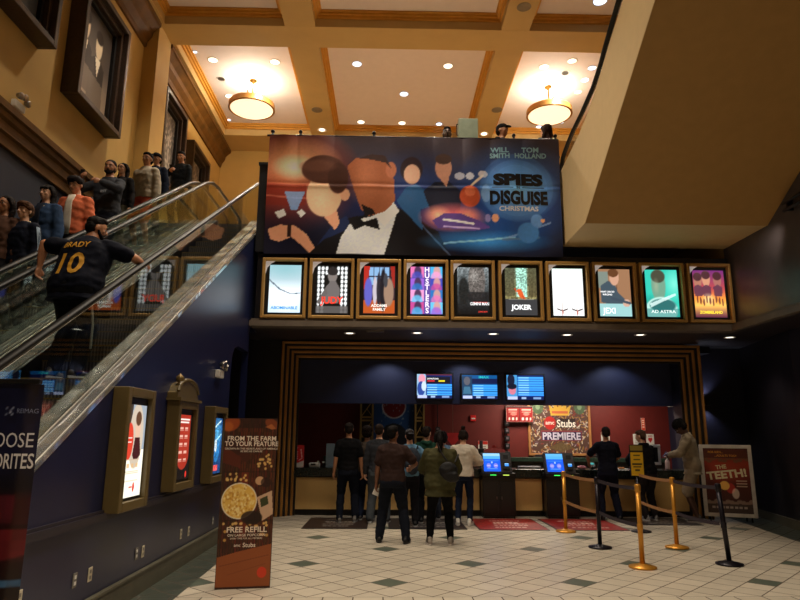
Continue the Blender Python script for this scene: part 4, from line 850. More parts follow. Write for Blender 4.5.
def kiosk(x, label, topper):
    t = thing('ticket_kiosk', label, 'kiosk', (x, 13.35, 0), 0, 'self service ticket kiosks')
    mb = MB(); mb.box(x-.33, x+.33, 13.2, 13.475, .04, .80, bev=.012); mb.box(x-.31, x+.31, 13.22, 13.47, 0, .04); part('base_cabinet', mb, mat('kiosk_black', (20, 18, 20), .35), t)
    for s in (-1, 1):
        mb = MB(); mb.box(x+s*.165-.14, x+s*.165+.14, 13.19, 13.203, .08, .72, bev=.005); d = part('cabinet_door', mb, mat('kiosk_black', ()), t)
        mb = MB(); mb.tube([(x+s*.05, 13.185, .36), (x+s*.05, 13.185, .42)], .008, 8); part('lock', mb, steelsoft, d)
    mb = MB(); mb.box(x-.34, x+.34, 13.15, 13.475, .80, .87, bev=.01); part('shelf', mb, black, t)
    for s, c in ((-.12, (60, 230, 90)), (.14, (190, 220, 90))): mb = MB(); mb.box(x+s-.06, x+s+.06, 13.146, 13.151, .825, .84); part('indicator_light', mb, mat('led_%d' % c[0], c, .4, emit=1.5), t)
    M = Matrix.Translation((x-.02, 13.20, .87)) @ Matrix.Rotation(radians(-24), 4, 'X')
    mb = MB(); mb.box(-.32, .30, 0, .09, 0, .44, M=M, bev=.02); part('screen_housing', mb, mat('kiosk_grey', (66, 64, 66), .4), t)
    A = Art(40, 50, (20, 90, 230)); A.rect(0, 0, 1, .3, (80, 170, 240)); A.rect(0, 0, 1, .14, (170, 214, 250), .8 if topper else .2); A.el(.5, .5, .05, .05, (200, 220, 255), .8); A.el(.3, .68, .13, .13, (130, 130, 240)); A.el(.72, .68, .13, .13, (130, 130, 240)); A.rect(.22, .67, .38, .69, (230, 230, 255)); A.rect(.64, .67, .8, .69, (230, 230, 255)); A.rect(.2, .84, .8, .86, (90, 150, 250)); A.rect(.1, .4, .9, .42, (60, 130, 250))
    A.build('touch_screen', .34, .38, M @ Matrix.Translation((-.10, -.003, .03)) @ Matrix.Rotation(radians(90), 4, 'X'), SCREEN, t, lift=.001)
    mb = MB(); mb.box(.13, .25, -.03, .0, .06, .22, M=M, bev=.008); r = part('card_reader', mb, black, t)
    A = Art(8, 8, (60, 140, 230)); A.rect(0, 0, 1, .3, (140, 200, 250)); A.build('reader_screen', .08, .06, M @ Matrix.Translation((.19, -.032, .13)) @ Matrix.Rotation(radians(90), 4, 'X'), SCREEN, r, lift=.001)
    mb = MB(); mb.box(.14, .24, -.006, .0, .30, .38, M=M, bev=.003); part('scanner_window', mb, black, t)
    pr = [(-.22, 0)]+[(-.22+.44*k/10, .05+.055*sin(pi*k/10)) for k in range(11)]+[(.22, 0)]
    if topper:
        M2 = M @ Matrix.Translation((-.02, .03, .44)); mb = MB(); A_ = [M2 @ Vector((p[0], -.01, p[1])) for p in pr]; B_ = [M2 @ Vector((p[0], .01, p[1])) for p in pr]
        mb.face(A_); mb.face(B_[::-1]); n_ = len(pr)
        for i in range(n_): mb.face([A_[i], B_[i], B_[(i+1) % n_], A_[(i+1) % n_]])
        bmesh.ops.recalc_face_normals(mb.bm, faces=mb.bm.faces); mb.ell(M2 @ Vector((0, 0, .12)), (.05, .012, .05), sub=2); part('header_sign', mb, mat('header_red', (150, 34, 30), .5), t)
kiosk(2.25, 'left ticket kiosk with blue screen and small red header sign, beside the white jacketed woman', True)
kiosk(3.53, 'right ticket kiosk with blue screen behind the first gold post', False)

# things on the counter
def on_counter(px, y=13.75): return atY(px, 471, y)[0]
x = on_counter(297, 13.7); t = thing('counter_card', 'red and white advert card standing at the left end of the counter', 'card', (x, 13.7, CT)); A = Art(26, 40, (206, 32, 40)); A.poly([(0, .72), (.5, .82), (1, .7), (1, 1), (0, 1)], (226, 220, 216)); [A.rect(.12, v, .5, v+.03, (240, 190, 190)) for v in (.12, .3, .4, .5, .6)]; A.line(.75, .2, .85, .6, .03, (240, 200, 200)); A.line(.85, .6, .6, .7, .02, (240, 200, 200)); A.build('card_face', .27, .44, front(x, 13.68, CT+.005, .1, .08), PRINT, t); mb = MB(); mb.box(-.135, .135, .004, .016, .002, .445, M=Matrix.Translation((x, 13.68, CT)) @ Matrix.Rotation(.1, 4, 'Z') @ Matrix.Rotation(-.08, 4, 'X')); mb.box(-.1, .1, .0, .12, 0.001, .01, M=Matrix.Translation((x, 13.68, CT))); part('card_stand', mb, white, t)
x = on_counter(314); t = thing('receipt_printer', 'small white receipt printer on the counter right of the red card', 'printer', (x, 13.8, CT)); mb = MB(); mb.box(x-.11, x+.11, 13.72, 13.9, CT+.001, CT+.09, bev=.02); mb.box(x+.06, x+.10, 13.74, 13.76, CT+.09, CT+.13); part('printer_body', mb, white, t); mb = MB(); mb.box(x-.07, x+.03, 13.715, 13.722, CT+.04, CT+.07); part('paper_slot', mb, black, t)
x = on_counter(330); t = thing('counter_display', 'pale blue upright card display on the counter behind the man in black', 'display', (x, 13.75, CT)); mb = MB(); mb.box(x-.09, x+.09, 13.7, 13.73, CT+.001, CT+.48, bev=.005); part('display_board', mb, mat('pale_blue_card', (120, 140, 156), .5), t); mb = MB(); mb.box(x-.09, x+.09, 13.68, 13.8, CT+.001, CT+.05, bev=.005); part('display_foot', mb, mat('pale_blue_card', ()), t)
for px, l, c, h_ in ((323, 'tiny white tag holder on the counter right of the receipt printer', (210, 210, 200), .08),):
    x = on_counter(px); t = thing('tag_holder', l, 'tag holder', (x, 13.75, CT)); mb = MB(); mb.lathe([(.03, 0.001), (.03, .01), (.006, .02), (.006, h_)], (x, 13.75, CT), 12); part('holder_stem', mb, blackmetal, t); mb = MB(); mb.box(x-.02, x+.02, 13.745, 13.755, CT+h_, CT+h_+.04); part('holder_tag', mb, mat('tag_white', c, .5), t)
x = on_counter(529, 13.8); t = thing('newspaper_stack', 'flat stack of white leaflets on the counter between the kiosks', 'leaflets', (x, 13.8, CT)); mb = MB(); [mb.box(x-.22, x+.22, 13.68, 13.9, CT+.001+k*.012, CT+.011+k*.012, M=Matrix.Translation((x, 13.8, 0)) @ Matrix.Rotation(.05*math.sin(k*5), 4, 'Z') @ Matrix.Translation((-x, -13.8, 0))) for k in range(4)]; part('leaflet_pile', mb, mat('leaflet_white', (206, 202, 206), .7), t)
x = on_counter(586, 13.85); t = thing('payment_terminal', 'small dark payment terminal on the counter left of the man in navy', 'payment terminal', (x, 13.8, CT)); mb = MB(); mb.box(-.05, .05, -.08, .08, 0.001, .05, M=Matrix.Translation((x+.12, 13.8, CT+.05)) @ Matrix.Rotation(.6, 4, 'X'), bev=.01); mb.lathe([(.06, 0.001), (.06, .012), (.02, .02), (.02, .07)], (x+.12, 13.8, CT), 14); part('terminal_body', mb, black, t); mb = MB(); mb.box(-.035, .035, .0, .06, .051, .053, M=Matrix.Translation((x+.12, 13.8, CT+.05)) @ Matrix.Rotation(.6, 4, 'X')); part('terminal_screen', mb, mat('terminal_teal', (40, 150, 150), .4, emit=.8), t)
x = on_counter(582, 13.7); t = thing('pink_bag', 'crumpled pink and white bag on the counter right of the second kiosk', 'bag', (x, 13.7, CT)); mb = MB(); mb.ell((x, 13.7, CT+.037), (.1, .06, .035), sub=3); [setattr(v, 'co', v.co+Vector((0, 0, .02))*noise.noise(v.co*30)) for v in mb.bm.verts]; part('bag_body', mb, mat('bag_pink', (200, 120, 130), .6, var=.4, scale=20), t)
x = on_counter(622, 13.7); t = thing('snack_tray', 'small tray with food on the counter left of the man in black hoodie', 'tray', (x, 13.7, CT)); mb = MB(); mb.lathe([(.0001, .001), (.1, .001), (.12, .02), (.125, .02), (.1, .012), (.0001, .012)], (x, 13.7, CT), 20); part('tray_dish', mb, white, t); mb = MB(); [mb.ell((x-.05+.03*k, 13.7+.02*(k % 2), CT+.03), .022, sub=2) for k in range(4)]; part('snack', mb, mat('snack_orange', (200, 130, 70), .6), t)
# monitor and sanitizer at the right end
x = on_counter(650, 14.6)+.02; t = thing('counter_monitor', 'white framed monitor behind the counter, right of the black hoodie', 'monitor', (x, 14.6, .93))
mb = MB(); w2, h2 = .24, .44; zc = .99; M = Matrix.Translation((x, 14.6, zc)) @ Matrix.Rotation(-.15, 4, 'Z')
mb.box(-w2, w2, 0, .05, 0, .06, M=M, bev=.008); mb.box(-w2, w2, 0, .05, h2-.06, h2, M=M, bev=.008); mb.box(-w2, -w2+.06, 0, .05, .06, h2-.06, M=M, bev=.008); mb.box(w2-.06, w2, 0, .05, .06, h2-.06, M=M, bev=.008); part('monitor_frame', mb, white, t)
mb = MB(); mb.box(-w2+.06, w2-.06, .01, .04, .06, h2-.06, M=M); part('monitor_panel', mb, black, t)
mb = MB(); mb.box(-.2, .2, .0, .2, -.97, -.95, M=M); mb.box(-.04, .04, .04, .1, -.95, .06, M=M); part('monitor_stand', mb, blackmetal, t)
x = on_counter(668, 13.75); t = thing('sanitizer_bottle', 'clear pump bottle of sanitizer at the right end of the counter', 'bottle', (x, 13.75, CT)); mb = MB(); mb.lathe([(.0001, .001), (.045, .001), (.048, .02), (.048, .16), (.03, .2), (.015, .21), (.0001, .211)], (x, 13.75, CT), 18); part('bottle_body', mb, mat('sanitizer_pink', (200, 170, 166), .2), t, smooth=True); mb = MB(); mb.tube([(x, 13.75, CT+.21), (x, 13.75, CT+.27)], .008, 8); mb.tube([(x, 13.75, CT+.27), (x-.06, 13.74, CT+.265)], .009, 8); part('pump', mb, white, t)
# boxes on the back counter behind the first kiosk
for px, l, w2, h2 in ((471, 'dark cash register on the back counter behind the white jacketed woman', .28, .3), (540, 'low dark till on the back counter behind the right kiosk', .3, .1), (481, 'dark coffee machine on the back counter left of the first kiosk', .12, .42), (598, 'dark till on the back counter behind the man in navy', .2, .16)):
    x = atY(px, 460, 16.05)[0]; t = thing('till', l, 'till', (x, 16.05, 1.06)); mb = MB(); mb.box(x-w2/2, x+w2/2, 15.9, 16.2, 1.061, 1.06+h2*.55, bev=.015); part('till_body', mb, black, t); mb = MB(); mb.box(x-w2/2+.02, x+w2/2-.02, 15.95, 16.0, 1.06+h2*.55, 1.06+h2, bev=.01); part('till_display', mb, mat('till_grey', (52, 50, 54), .4), t)
for px, l in ((541, 'white outlet plate below the chalk board, left'), (583, 'white outlet plate below the chalk board, right')): x = atY(px, 457.5, YW)[0]; t = thing('wall_outlet', l, 'wall outlet', (x, YW, 1.18), 0, 'outlet plates under the chalk board'); mb = MB(); mb.box(x-.045, x+.045, YW-.01, YW+.002, 1.18, 1.31, bev=.003); part('cover_plate', mb, cream, t); mb = MB(); mb.box(x-.018, x+.018, YW-.013, YW-.01, 1.20, 1.29); part('socket', mb, white, t)

# ---------------------------------------------------------------- portal ceiling fixture, wall camera, sconce
x, y, z = atZ(383, 353, 3.358); t = thing('ceiling_spotlight', 'small white spotlight under the portal ceiling above the queue', 'spotlight', (x, 13.62, 3.3)); x0 = x; mb = MB(); mb.lathe([(.12, 0), (.12, -.01), (.05, -.03), (.05, -.06), (.0001, -.062)], (x, 13.66, 3.36), 18); part('spot_body', mb, white, t, smooth=True)
x, y, z = atY(670, 407, 16.3); t = thing('wall_mounted_camera', 'tiny white camera at the top right corner of the red wall', 'camera', (x, 16.3, z)); mb = MB(); mb.box(x-.04, x+.04, 16.2, 16.36, z, z+.07, bev=.015); part('camera_body', mb, white, t); mb = MB(); mb.box(x-.02, x+.02, 16.36, 16.499, z+.02, z+.05); part('camera_bracket', mb, white, t)
x = 6.89; t = thing('wall_sconce', 'dark cylinder sconce lighting up and down beside the portal', 'wall lamp', (x, 13.78, 2.25)); mb = MB(); mb.lathe([(.001, -.06), (.045, -.06), (.05, -.055), (.05, .055), (.045, .06), (.001, .06)], (x, 13.78, 2.33), 20); part('lamp_cylinder', mb, black, t, smooth=True); mb = MB(); mb.box(x-.03, x+.03, 13.83, 13.899, 2.30, 2.36); part('wall_bracket', mb, blackmetal, t)

# ---------------------------------------------------------------- floor mats
def mat_thing(x0, x1, y0, y1, label, base, seed, redd):
    A = Art(60, 70, base); rr = np.random.RandomState(seed)
    if redd: A.glow(.5, .5, .7, .7, (190, 50, 30), .6)
    A.noise(.15, .6, .6, seed)
    for v, hh in ((.2, .05), (.36, .09), (.5, .04), (.62, .05), (.78, .05)):
        u = .5-.28*(.6+.4*rr.rand())
        while u < .8-.1*rr.rand(): wd = .02+.05*rr.rand(); A.rect(u, v, u+wd, v+hh, (236, 206, 192) if redd else (150, 142, 134), .95); u += wd+.02
    t = thing('floor_mat', label, 'floor mat', ((x0+x1)/2, (y0+y1)/2, 0.001), 0, 'printed floor mats before the counter')
    mb = MB(); mb.box(x0, x1, y0, y1, .001, .009, bev=.003); part('mat_base', mb, black, t)
    A.build('printed_top', x1-x0-.04, y1-y0-.04, Matrix.Translation(((x0+x1)/2, y0+.02, .0105)), PRINT, t, lift=.001)
mat_thing(-1.46, -.32, 11.65, 13.15, 'dark brown printed mat under the man in black at the left', (44, 30, 26), 1, False)
mat_thing(.05, 1.42, 11.65, 13.1, 'dark grey printed mat under the middle of the queue', (40, 34, 36), 2, False)
mat_thing(1.62, 2.85, 11.6, 13.12, 'red printed mat before the left ticket kiosk', (140, 30, 20), 3, True)
mat_thing(2.98, 4.25, 11.6, 13.12, 'red printed mat before the right ticket kiosk, behind the first gold post', (130, 22, 20), 4, True)
mat_thing(4.6, 5.9, 12.35, 13.35, 'dark printed mat under the two men at the right of the counter', (34, 26, 26), 5, False)

# ---------------------------------------------------------------- rope posts
def post(x, y, m, label, lean=0, h=1.0):
    t = thing('queue_post', label, 'queue post', (x, y, 0), 0, 'belt posts in front of the counter')
    mb = MB(); mb.lathe([(.0001, 0.001), (.165, 0.001), (.17, .012), (.165, .024), (.06, .045), (.045, .055)], (x, y, 0), 32); part('base', mb, m, t, smooth=True)
    mb = MB(); mb.tube([(x, y, .05), (x+lean, y, h-.05)], .031, 18); part('pole', mb, m, t, smooth=True)
    mb = MB(); mb.lathe([(.034, -.09), (.038, -.085), (.038, -.005), (.03, .008), (.0001, .01)], (x+lean, y, h), 18); part('belt_head', mb, m, t, smooth=True)
    mb = MB(); mb.lathe([(.034, -.03), (.037, -.025), (.037, .035), (.034, .04)], (x+lean*.5, y, .48), 18); part('middle_clip', mb, m, t, smooth=True)
    return (x+lean, y)
bm_ = mat('post_black', (26, 22, 30), .35, .5)
G1 = post(3.08, 11.45, goldpost, 'gold belt post farthest left, in front of the right kiosk'); G2 = post(3.21, 8.43, goldpost, 'gold belt post nearest the camera, below the yellow sign'); G3 = post(4.30, 9.90, goldpost, 'gold belt post standing in front of the tall man in khaki')
B1 = post(3.15, 9.87, bm_, 'black belt post in front of the man in navy'); B2 = post(4.42, 8.65, bm_, 'black leaning belt post farthest right, nearest the camera', -.06); B3 = post(4.39, 11.49, bm_, 'black belt post half hidden behind the nearest gold post')
def belt(a, b, z, m, label, sag=.02, za=0, zb=0):
    t = thing('queue_belt', label, 'belt', ((a[0]+b[0])/2, (a[1]+b[1])/2, z), 0, 'belts strung between the posts')
    d = (Vector((b[0], b[1], 0))-Vector((a[0], a[1], 0))); L = d.length; d.normalize(); n_ = Vector((-d.y, d.x, 0))*.0015; mb = MB(); N_ = 16; rows = []
    for i in range(N_+1):
        s = i/N_; p = Vector((a[0], a[1], 0))+d*(.038+(L-.076)*s); zz = z-sag*4*s*(1-s); rows.append([mb.bm.verts.new((p.x+o.x, p.y+o.y, zz+h_)) for o, h_ in ((n_, -.024), (n_, .024), (-n_, .024), (-n_, -.024))])
    for i in range(N_):
        for k in range(4): mb.bm.faces.new((rows[i][k], rows[i][(k+1) % 4], rows[i+1][(k+1) % 4], rows[i+1][k]))
    mb.bm.faces.new(rows[0]); mb.bm.faces.new(rows[-1][::-1]); bmesh.ops.recalc_face_normals(mb.bm, faces=mb.bm.faces); part('webbing', mb, m, t)
for z, q in ((.955, 'upper'), (.5, 'lower')):
    belt(G1, B1, z, goldbelt, q+' tan belt from the farthest left gold post to the nearer black post')
    belt(B1, G2, z, blackbelt, q+' dark belt running to the gold post nearest the camera')
    belt(B3, G3, z, goldbelt, q+' tan belt passing below the yellow sign to the gold post by the tall man')
    belt(G3, B2, z, blackbelt, q+' dark belt running to the leaning black post at the far right')
sx, sy = B3[0]-.02, B3[1]-.06
t = thing('post_sign', 'yellow notice panel clipped upright on top of the half hidden black post', 'sign', (sx, sy, .93))
mb = MB(); mb.box(sx-.12, sx+.12, sy-.01, sy+.01, .93, 1.46, bev=.004); part('sign_holder', mb, blackmetal, t)
A = Art(24, 50, (214, 168, 30)); A.rect(0, 0, 1, .17, (140, 120, 50)); A.rect(0, .17, 1, .23, (20, 18, 16)); A.text('TICKET', .5, .36, .07, (40, 34, 20), bold=.02).text('HOLDERS', .5, .5, .07, (60, 50, 20)); A.rect(.12, .6, .9, .64, (40, 34, 20)); A.rect(.2, .7, .8, .73, (60, 50, 30)); A.rect(.3, .8, .7, .84, (60, 50, 30))
A.t = []; [A.rect(.25, v, .75, v+.035, (70, 58, 24)) for v in (.32, .46)]
A.build('sign_face', .22, .51, front(sx, sy-.012, .94), PRINT, t)

# ---------------------------------------------------------------- popcorn standee
PX, PY = -1.50, 7.25
t = thing('popcorn_standee', 'tall printed popcorn standee reading FROM THE FARM TO YOUR FEATURE by the blue wall', 'standee', (PX, PY, 0))
A = Art(100, 300, (70, 34, 20))
rr = np.random.RandomState(9)
for k in range(20): u = k/20; A.rect(u, 0, u+.05, 1, (60+30*rr.rand(), 28+14*rr.rand(), 16), .8); A.line(u, 0, u, 1, .004, (28, 14, 10), .6)
A.noise(.3, .9, .12, 2)
A.rect(0, 0, 1, .06, (36, 22, 20), .5); A.el(.12, .03, .17, .045, (150, 66, 26), 1, .2, -.4); A.el(.06, .05, .1, .03, (186, 96, 40), .8, .4); A.el(.9, .03, .14, .03, (130, 62, 30), 1, .2, .5); A.poly([(.78, .05), (.9, .03), (.98, .06), (.9, .065)], (190, 110, 60), .8)
A.el(.2, .19, .14, .05, (60, 26, 16), 1, .1); A.el(.4, .235, .12, .03, (70, 30, 18)); A.rect(0, .325, 1, .328, (24, 12, 8)); A.rect(0, .615, 1, .618, (24, 12, 8))
A.rect(.38, .33, .5, .72, (130, 44, 24), .6); A.poly([(.0, .17), (.35, .24), (.3, .3), (0, .27)], (88, 34, 18))
for k in range(46):
    u, v = ((.66+.32*rr.rand(), .22+.09*rr.rand()) if k % 3 == 0 else (.08+.4*rr.rand(), .335+.05*rr.rand()) if k % 3 == 1 else (.06+.9*rr.rand(), .63+.03*rr.rand())); A.el(u, v, .018+.01*rr.rand(), .008, (226, 184, 110), .95, .3)
A.el(.72, .38, .085, .026, (206, 160, 120), 1, .1); A.el(.84, .39, .1, .03, (40, 20, 14), .7)
A.el(.35, .50, .335, .108, (236, 222, 196), 1, .02); A.el(.35, .50, .315, .101, (232, 186, 84), 1, .03)
for k in range(260):
    a, r = rr.rand()*2*pi, sqrt(rr.rand())*.29; A.el(.35+r*cos(a), .50+r*sin(a)*.33, .02, .008, [(240, 206, 120), (200, 140, 50), (250, 228, 160), (226, 176, 84)][k % 4], .85, .3)
A.poly([(.68, .48), (.96, .44), (1, .58), (.80, .62)], (206, 170, 140)); A.poly([(.74, .49), (.88, .47), (.91, .52), (.77, .54)], (60, 66, 36))
A.el(.6, .6, .2, .04, (30, 16, 12), .8)
A.poly([(0, .83), (.35, .80), (1, .755), (1, 1), (0, 1)], (150, 80, 40)); A.line(.05, .88, .95, .82, .008, (120, 56, 26), .8); A.line(.2, .93, .9, .87, .006, (130, 62, 30), .7); A.el(.84, .92, .09, .032, (214, 62, 34), 1, .06)
for u, v in ((.12, .73), (.12, .68), (.83, .7), (.78, .7), (.9, .705)): A.el(u, v, .03, .009, (210, 160, 84), .9, .3)
CR = (238, 222, 204)
A.text('FROM THE FARM', .53, .135, .04, CR, bold=.02, sx=1.0).text('TO YOUR FEATURE', .53, .168, .04, CR, bold=.02, sx=.94).text('GROWN IN THE HEARTLAND OF AMERICA', .53, .190, .016, CR, bold=.005, sx=1.05).text('AS BIG AS CAN BE', .53, .206, .016, CR, bold=.005, sx=1.05)
A.text('FREE REFILL', .52, .685, .045, CR, bold=.02, sx=1.05).text('ON LARGE POPCORN', .52, .709, .02, CR, bold=.01, sx=1.15).text('EVERY TIME FOR ALL MEMBERS', .52, .726, .014, CR).text('amc', .36, .768, .024, CR, bold=.01).text('Stubs', .58, .772, .036, CR, bold=.01)
M = front(PX, PY, 0.02, .17); A.build('printed_front', .56, 1.74, M, PRINT, t, lift=.002)
mb = MB(); mb.box(-.285, .285, .0, 1.765, -.05, -.004, M=M @ Matrix.Translation((0, -.019, 0))); part('side_box', mb, mat('standee_board', (70, 40, 28), .6), t)
mb = MB(); mb.box(-.2, .2, .0, 1.2, -.35, -.05, M=M @ Matrix.Translation((0, -.019, 0))) if False else mb.box(-.24, .24, .001, .02, -.3, -.05, M=M @ Matrix.Translation((0, -.019, 0))); part('rear_foot', mb, black, t)

# ---------------------------------------------------------------- roll-up standee at the left edge
SX, SY = -2.08, 3.2
t = thing('roll_up_banner', 'dark roll-up banner at the left edge with the words CHOOSE and FAVORITES', 'standee', (SX, SY, 0))
A = Art(80, 180, (20, 22, 44)); A.vgrad([(0, (18, 22, 50)), (.20, (22, 24, 52)), (.28, (20, 18, 30)), (.31, (56, 18, 28)), (.46, (48, 16, 22)), (.52, (28, 16, 18)), (1, (28, 16, 16))])
A.rect(.2, .30, .92, .37, (86, 26, 38), .8); A.el(.7, .42, .4, .05, (110, 28, 36), .8); A.rect(0, .375, 1, .385, (30, 12, 18), .8); A.rect(.2, .515, 1, .53, (70, 120, 170), .8); A.noise(.12, .2, .2, 4)
A.el(.82, .075, .028, .028*.444, (150, 160, 190), .9, .1); A.el(.82, .075, .022, .022*.444, (22, 24, 52), 1, .1); A.line(.82, .070, .825, .08, .004, (150, 160, 190))
A.text('REIMAG', .865, .08, .018, (120, 128, 160), 'LEFT', sx=.85).text('CHOOSE', .985, .172, .056, (214, 214, 222), 'RIGHT', sx=.72).text('FAVORITES', .995, .228, .056, (224, 222, 224), 'RIGHT', bold=.012, sx=.56).text('YOUR', .25, .20, .05, (200, 200, 210))
A.t = [q for q in A.t if q[0] != 'YOUR']
def curl(u, v): return -.03*np.clip((u-.9)/.1, 0, 1)**2
A.build('printed_panel', .76, 1.76, front(SX, SY, .07), artmat('glossy_print', 0, .3, .5), t, curl, lift=.002)
mb = MB(); mb.box(SX-.4, SX+.4, SY-.08, SY+.1, .001, .07, bev=.015); part('base_cassette', mb, steelsoft, t)
mb = MB(); mb.box(SX-.385, SX+.375, SY-.012, SY+.02, 1.83, 1.855, bev=.004); part('top_bar', mb, black, t)
mb = MB(); mb.tube([(SX, SY+.045, .07), (SX, SY+.045, 1.84)], .012, 10); part('support_pole', mb, steelsoft, t)

# ---------------------------------------------------------------- framed THE TEETH poster by the right wall
TX, TY = 6.66, 12.80
rz = -.38
t = thing('framed_poster', 'white framed THE TEETH! poster standing on the floor at the right wall', 'framed poster', (TX, TY, 0), rz)
M = front(TX, TY, .10, rz, .05); W_, H_ = .93, 1.36
mb = MB(); fr = .07
for a in ((-W_/2, -W_/2+fr, 0, H_), (W_/2-fr, W_/2, 0, H_), (-W_/2+fr, W_/2-fr, 0, fr), (-W_/2+fr, W_/2-fr, H_-fr, H_)): mb.box(a[0], a[1], a[2], a[3], -.02, .02, M=M, bev=.006)
part('frame', mb, mat('frame_grey_white', (206, 200, 190), .45), t)
A = Art(84, 120, (60, 26, 20)); A.vgrad([(0, (80, 36, 24)), (.25, (120, 40, 24)), (.55, (70, 24, 20)), (1, (40, 22, 22))])
for k in range(12): A.el(.04+k*.085, .17+.03*math.sin(k*1.7), .06, .03, (90, 56, 36), 1, .2)
A.rect(0, .0, 1, .15, (66, 30, 22), .9)
for k in range(12): A.el(.04+k*.085, .84+.02*math.sin(k*2.1), .06, .035, (110, 92, 80), 1, .2)
A.rect(0, .86, 1, 1, (56, 44, 42)); A.glow(.5, .4, .5, .2, (160, 60, 34), .6)
A.rect(.4, .55, .95, .8, (60, 30, 26), .5); A.el(.55, .62, .1, .08, (150, 40, 34), .9, .2); A.el(.42, .58, .11, .07, (196, 146, 70), 1, .1); A.el(.65, .7, .08, .08, (200, 190, 176), .7, .2); [A.rect(.68, v, .92, v+.015, (170, 150, 130), .8) for v in (.50, .54, .58)]
A.text('THE', .38, .32, .085, (222, 206, 160), bold=.04, rot=.12).text('TEETH!', .5, .46, .165, (232, 220, 180), bold=.04, sx=1.1, rot=.12).text('THIS TIME...', .28, .075, .04, (220, 150, 50), bold=.02).text("THEY'RE HUNGRY", .45, .13, .04, (220, 150, 50), bold=.02)
A.t = [q for q in A.t if 'TIME' not in q[0] and 'HUNG' not in q[0]]; A.text('FOR KIDS...', .28, .075, .045, (220, 150, 50), bold=.02).text('...ADULTS TOO!', .5, .13, .045, (220, 150, 50), bold=.02)
[A.rect(.1+.1*k, .9, .17+.1*k, .93, (150, 140, 130), .8) for k in range(8)]
A.C = np.clip(A.C*1.35, 0, 1)
A.build('poster_print', W_-2*fr, H_-2*fr, M @ Matrix.Translation((0, fr, .012)), PRINT, t, lift=.002)
mb = MB(); mb.box(-W_/2+.03, W_/2-.03, .01, H_-.03, -.02, .008, M=M); part('back_board', mb, black, t)
mb = MB(); [mb.tube([M @ Vector((k*.3, .9, -.03)), (M @ Vector((k*.3, 0, -.30))) - Vector((0, 0, .083))], .015, 8) for k in (-1, 1)]; [mb.tube([M @ Vector((k*.36, .03, -.012)), (M @ Vector((k*.36, 0, .0))) - Vector((0, 0, .085))], .015, 8) for k in (-1, 1)]; part('easel_leg', mb, blackmetal, t)

# things upstairs seen over the banner
x0, y0, z1 = atY(458.5, 118, 12.6); x1 = atY(478, 118, 12.6)[0]
t = thing('screen_box', 'pale green upright box standing on the upper floor behind the banner', 'cabinet', ((x0+x1)/2, 12.6, UP))
mb = MB(); mb.box(x0, x1, 12.6, 12.85, UP+.001, z1, bev=.01); part('cabinet_body', mb, mat('pale_green_metal', (128, 140, 118), .5), t)
mb = MB(); mb.tube([(x0-.03, 12.7, z1-.35), (x0-.03, 12.7, z1-.1)], .012, 8); mb.tube([(x0-.03, 12.7, z1-.1), (x0+.01, 12.7, z1-.1)], .012, 8); mb.tube([(x0-.03, 12.7, z1-.35), (x0+.01, 12.7, z1-.35)], .012, 8); part('handle', mb, blackmetal, t)

# wall washer fixture on the upper right wall
FX = atX(792, 203, 6.38)
t = thing('wall_lamp', 'dark double bar wall lamp high on the right wall under the overhead escalator', 'wall lamp', (6.44, FX[1], FX[2]))
mb = MB(); [mb.tube([(6.36, FX[1]-.45, FX[2]+dz), (6.36, FX[1]+.2, FX[2]+dz)], .028, 12) for dz in (-.06, .06)]; part('lamp_bar', mb, black, t, smooth=True)
mb = MB(); [mb.box(6.36, 6.452, FX[1]+dy-.02, FX[1]+dy+.02, FX[2]-.09, FX[2]+.09) for dy in (-.3, .1)]; part('wall_bracket', mb, blackmetal, t)
# ---------------------------------------------------------------- people
TRASH = []; WORK = bpy.data.scenes.new('workbench')                    # a scratch scene so remeshing is quick; removed below
def remesh(mb, name, voxel, smooth=2, mats=None, disp=0, dfreq=9, seed=0, flat0=None):
    me = bpy.data.meshes.new(name); mb.bm.to_mesh(me); mb.bm.free()
    o = bpy.data.objects.new(name, me); WORK.collection.objects.link(o)
    m = o.modifiers.new('r', 'REMESH'); m.mode = 'VOXEL'; m.voxel_size = voxel; m.adaptivity = 0
    s = o.modifiers.new('s', 'SMOOTH'); s.factor = .5; s.iterations = smooth
    WORK.view_layers[0].update()
    with bpy.context.temp_override(scene=WORK, view_layer=WORK.view_layers[0]): dg = bpy.context.evaluated_depsgraph_get()
    out = bpy.data.meshes.new_from_object(o.evaluated_get(dg))
    WORK.collection.objects.unlink(o); TRASH.append(o); TRASH.append(me); out.name = name
    if disp:
        off = Vector((seed*3.1, seed*1.7, 0))
        for v in out.vertices:
            p = v.co*dfreq+off; a = noise.noise(Vector((p.x, p.y, p.z*1.8)))+.5*noise.noise(p*2.3); v.co += v.normal*a*disp
    out.materials.clear()
    for q in (mats or []): out.materials.append(q)
    out.polygons.foreach_set('use_smooth', [True]*len(out.polygons))
    return out
def ik(s, t, a, b, hint):
    s, t = Vector(s), Vector(t); d = t-s; L = d.length
    if L > a+b-.004: t = s+d*((a+b-.004)/L); d = t-s; L = d.length
    u = d/L; x = (a*a-b*b+L*L)/(2*L); h = sqrt(max(a*a-x*x, 0)); hp = Vector(hint); hp = (hp-u*hp.dot(u)).normalized()
    return s+u*x+hp*h, t
SKIN = {'light': (214, 164, 134), 'tan': (176, 122, 88), 'brown': (120, 78, 54), 'dark': (74, 46, 34)}
def cloth(rgb, rough=.85): return mat('cloth_%d_%d_%d' % tuple(rgb), rgb, rough, var=.12, scale=14, bump=.25, bscale=90, spec=.12)
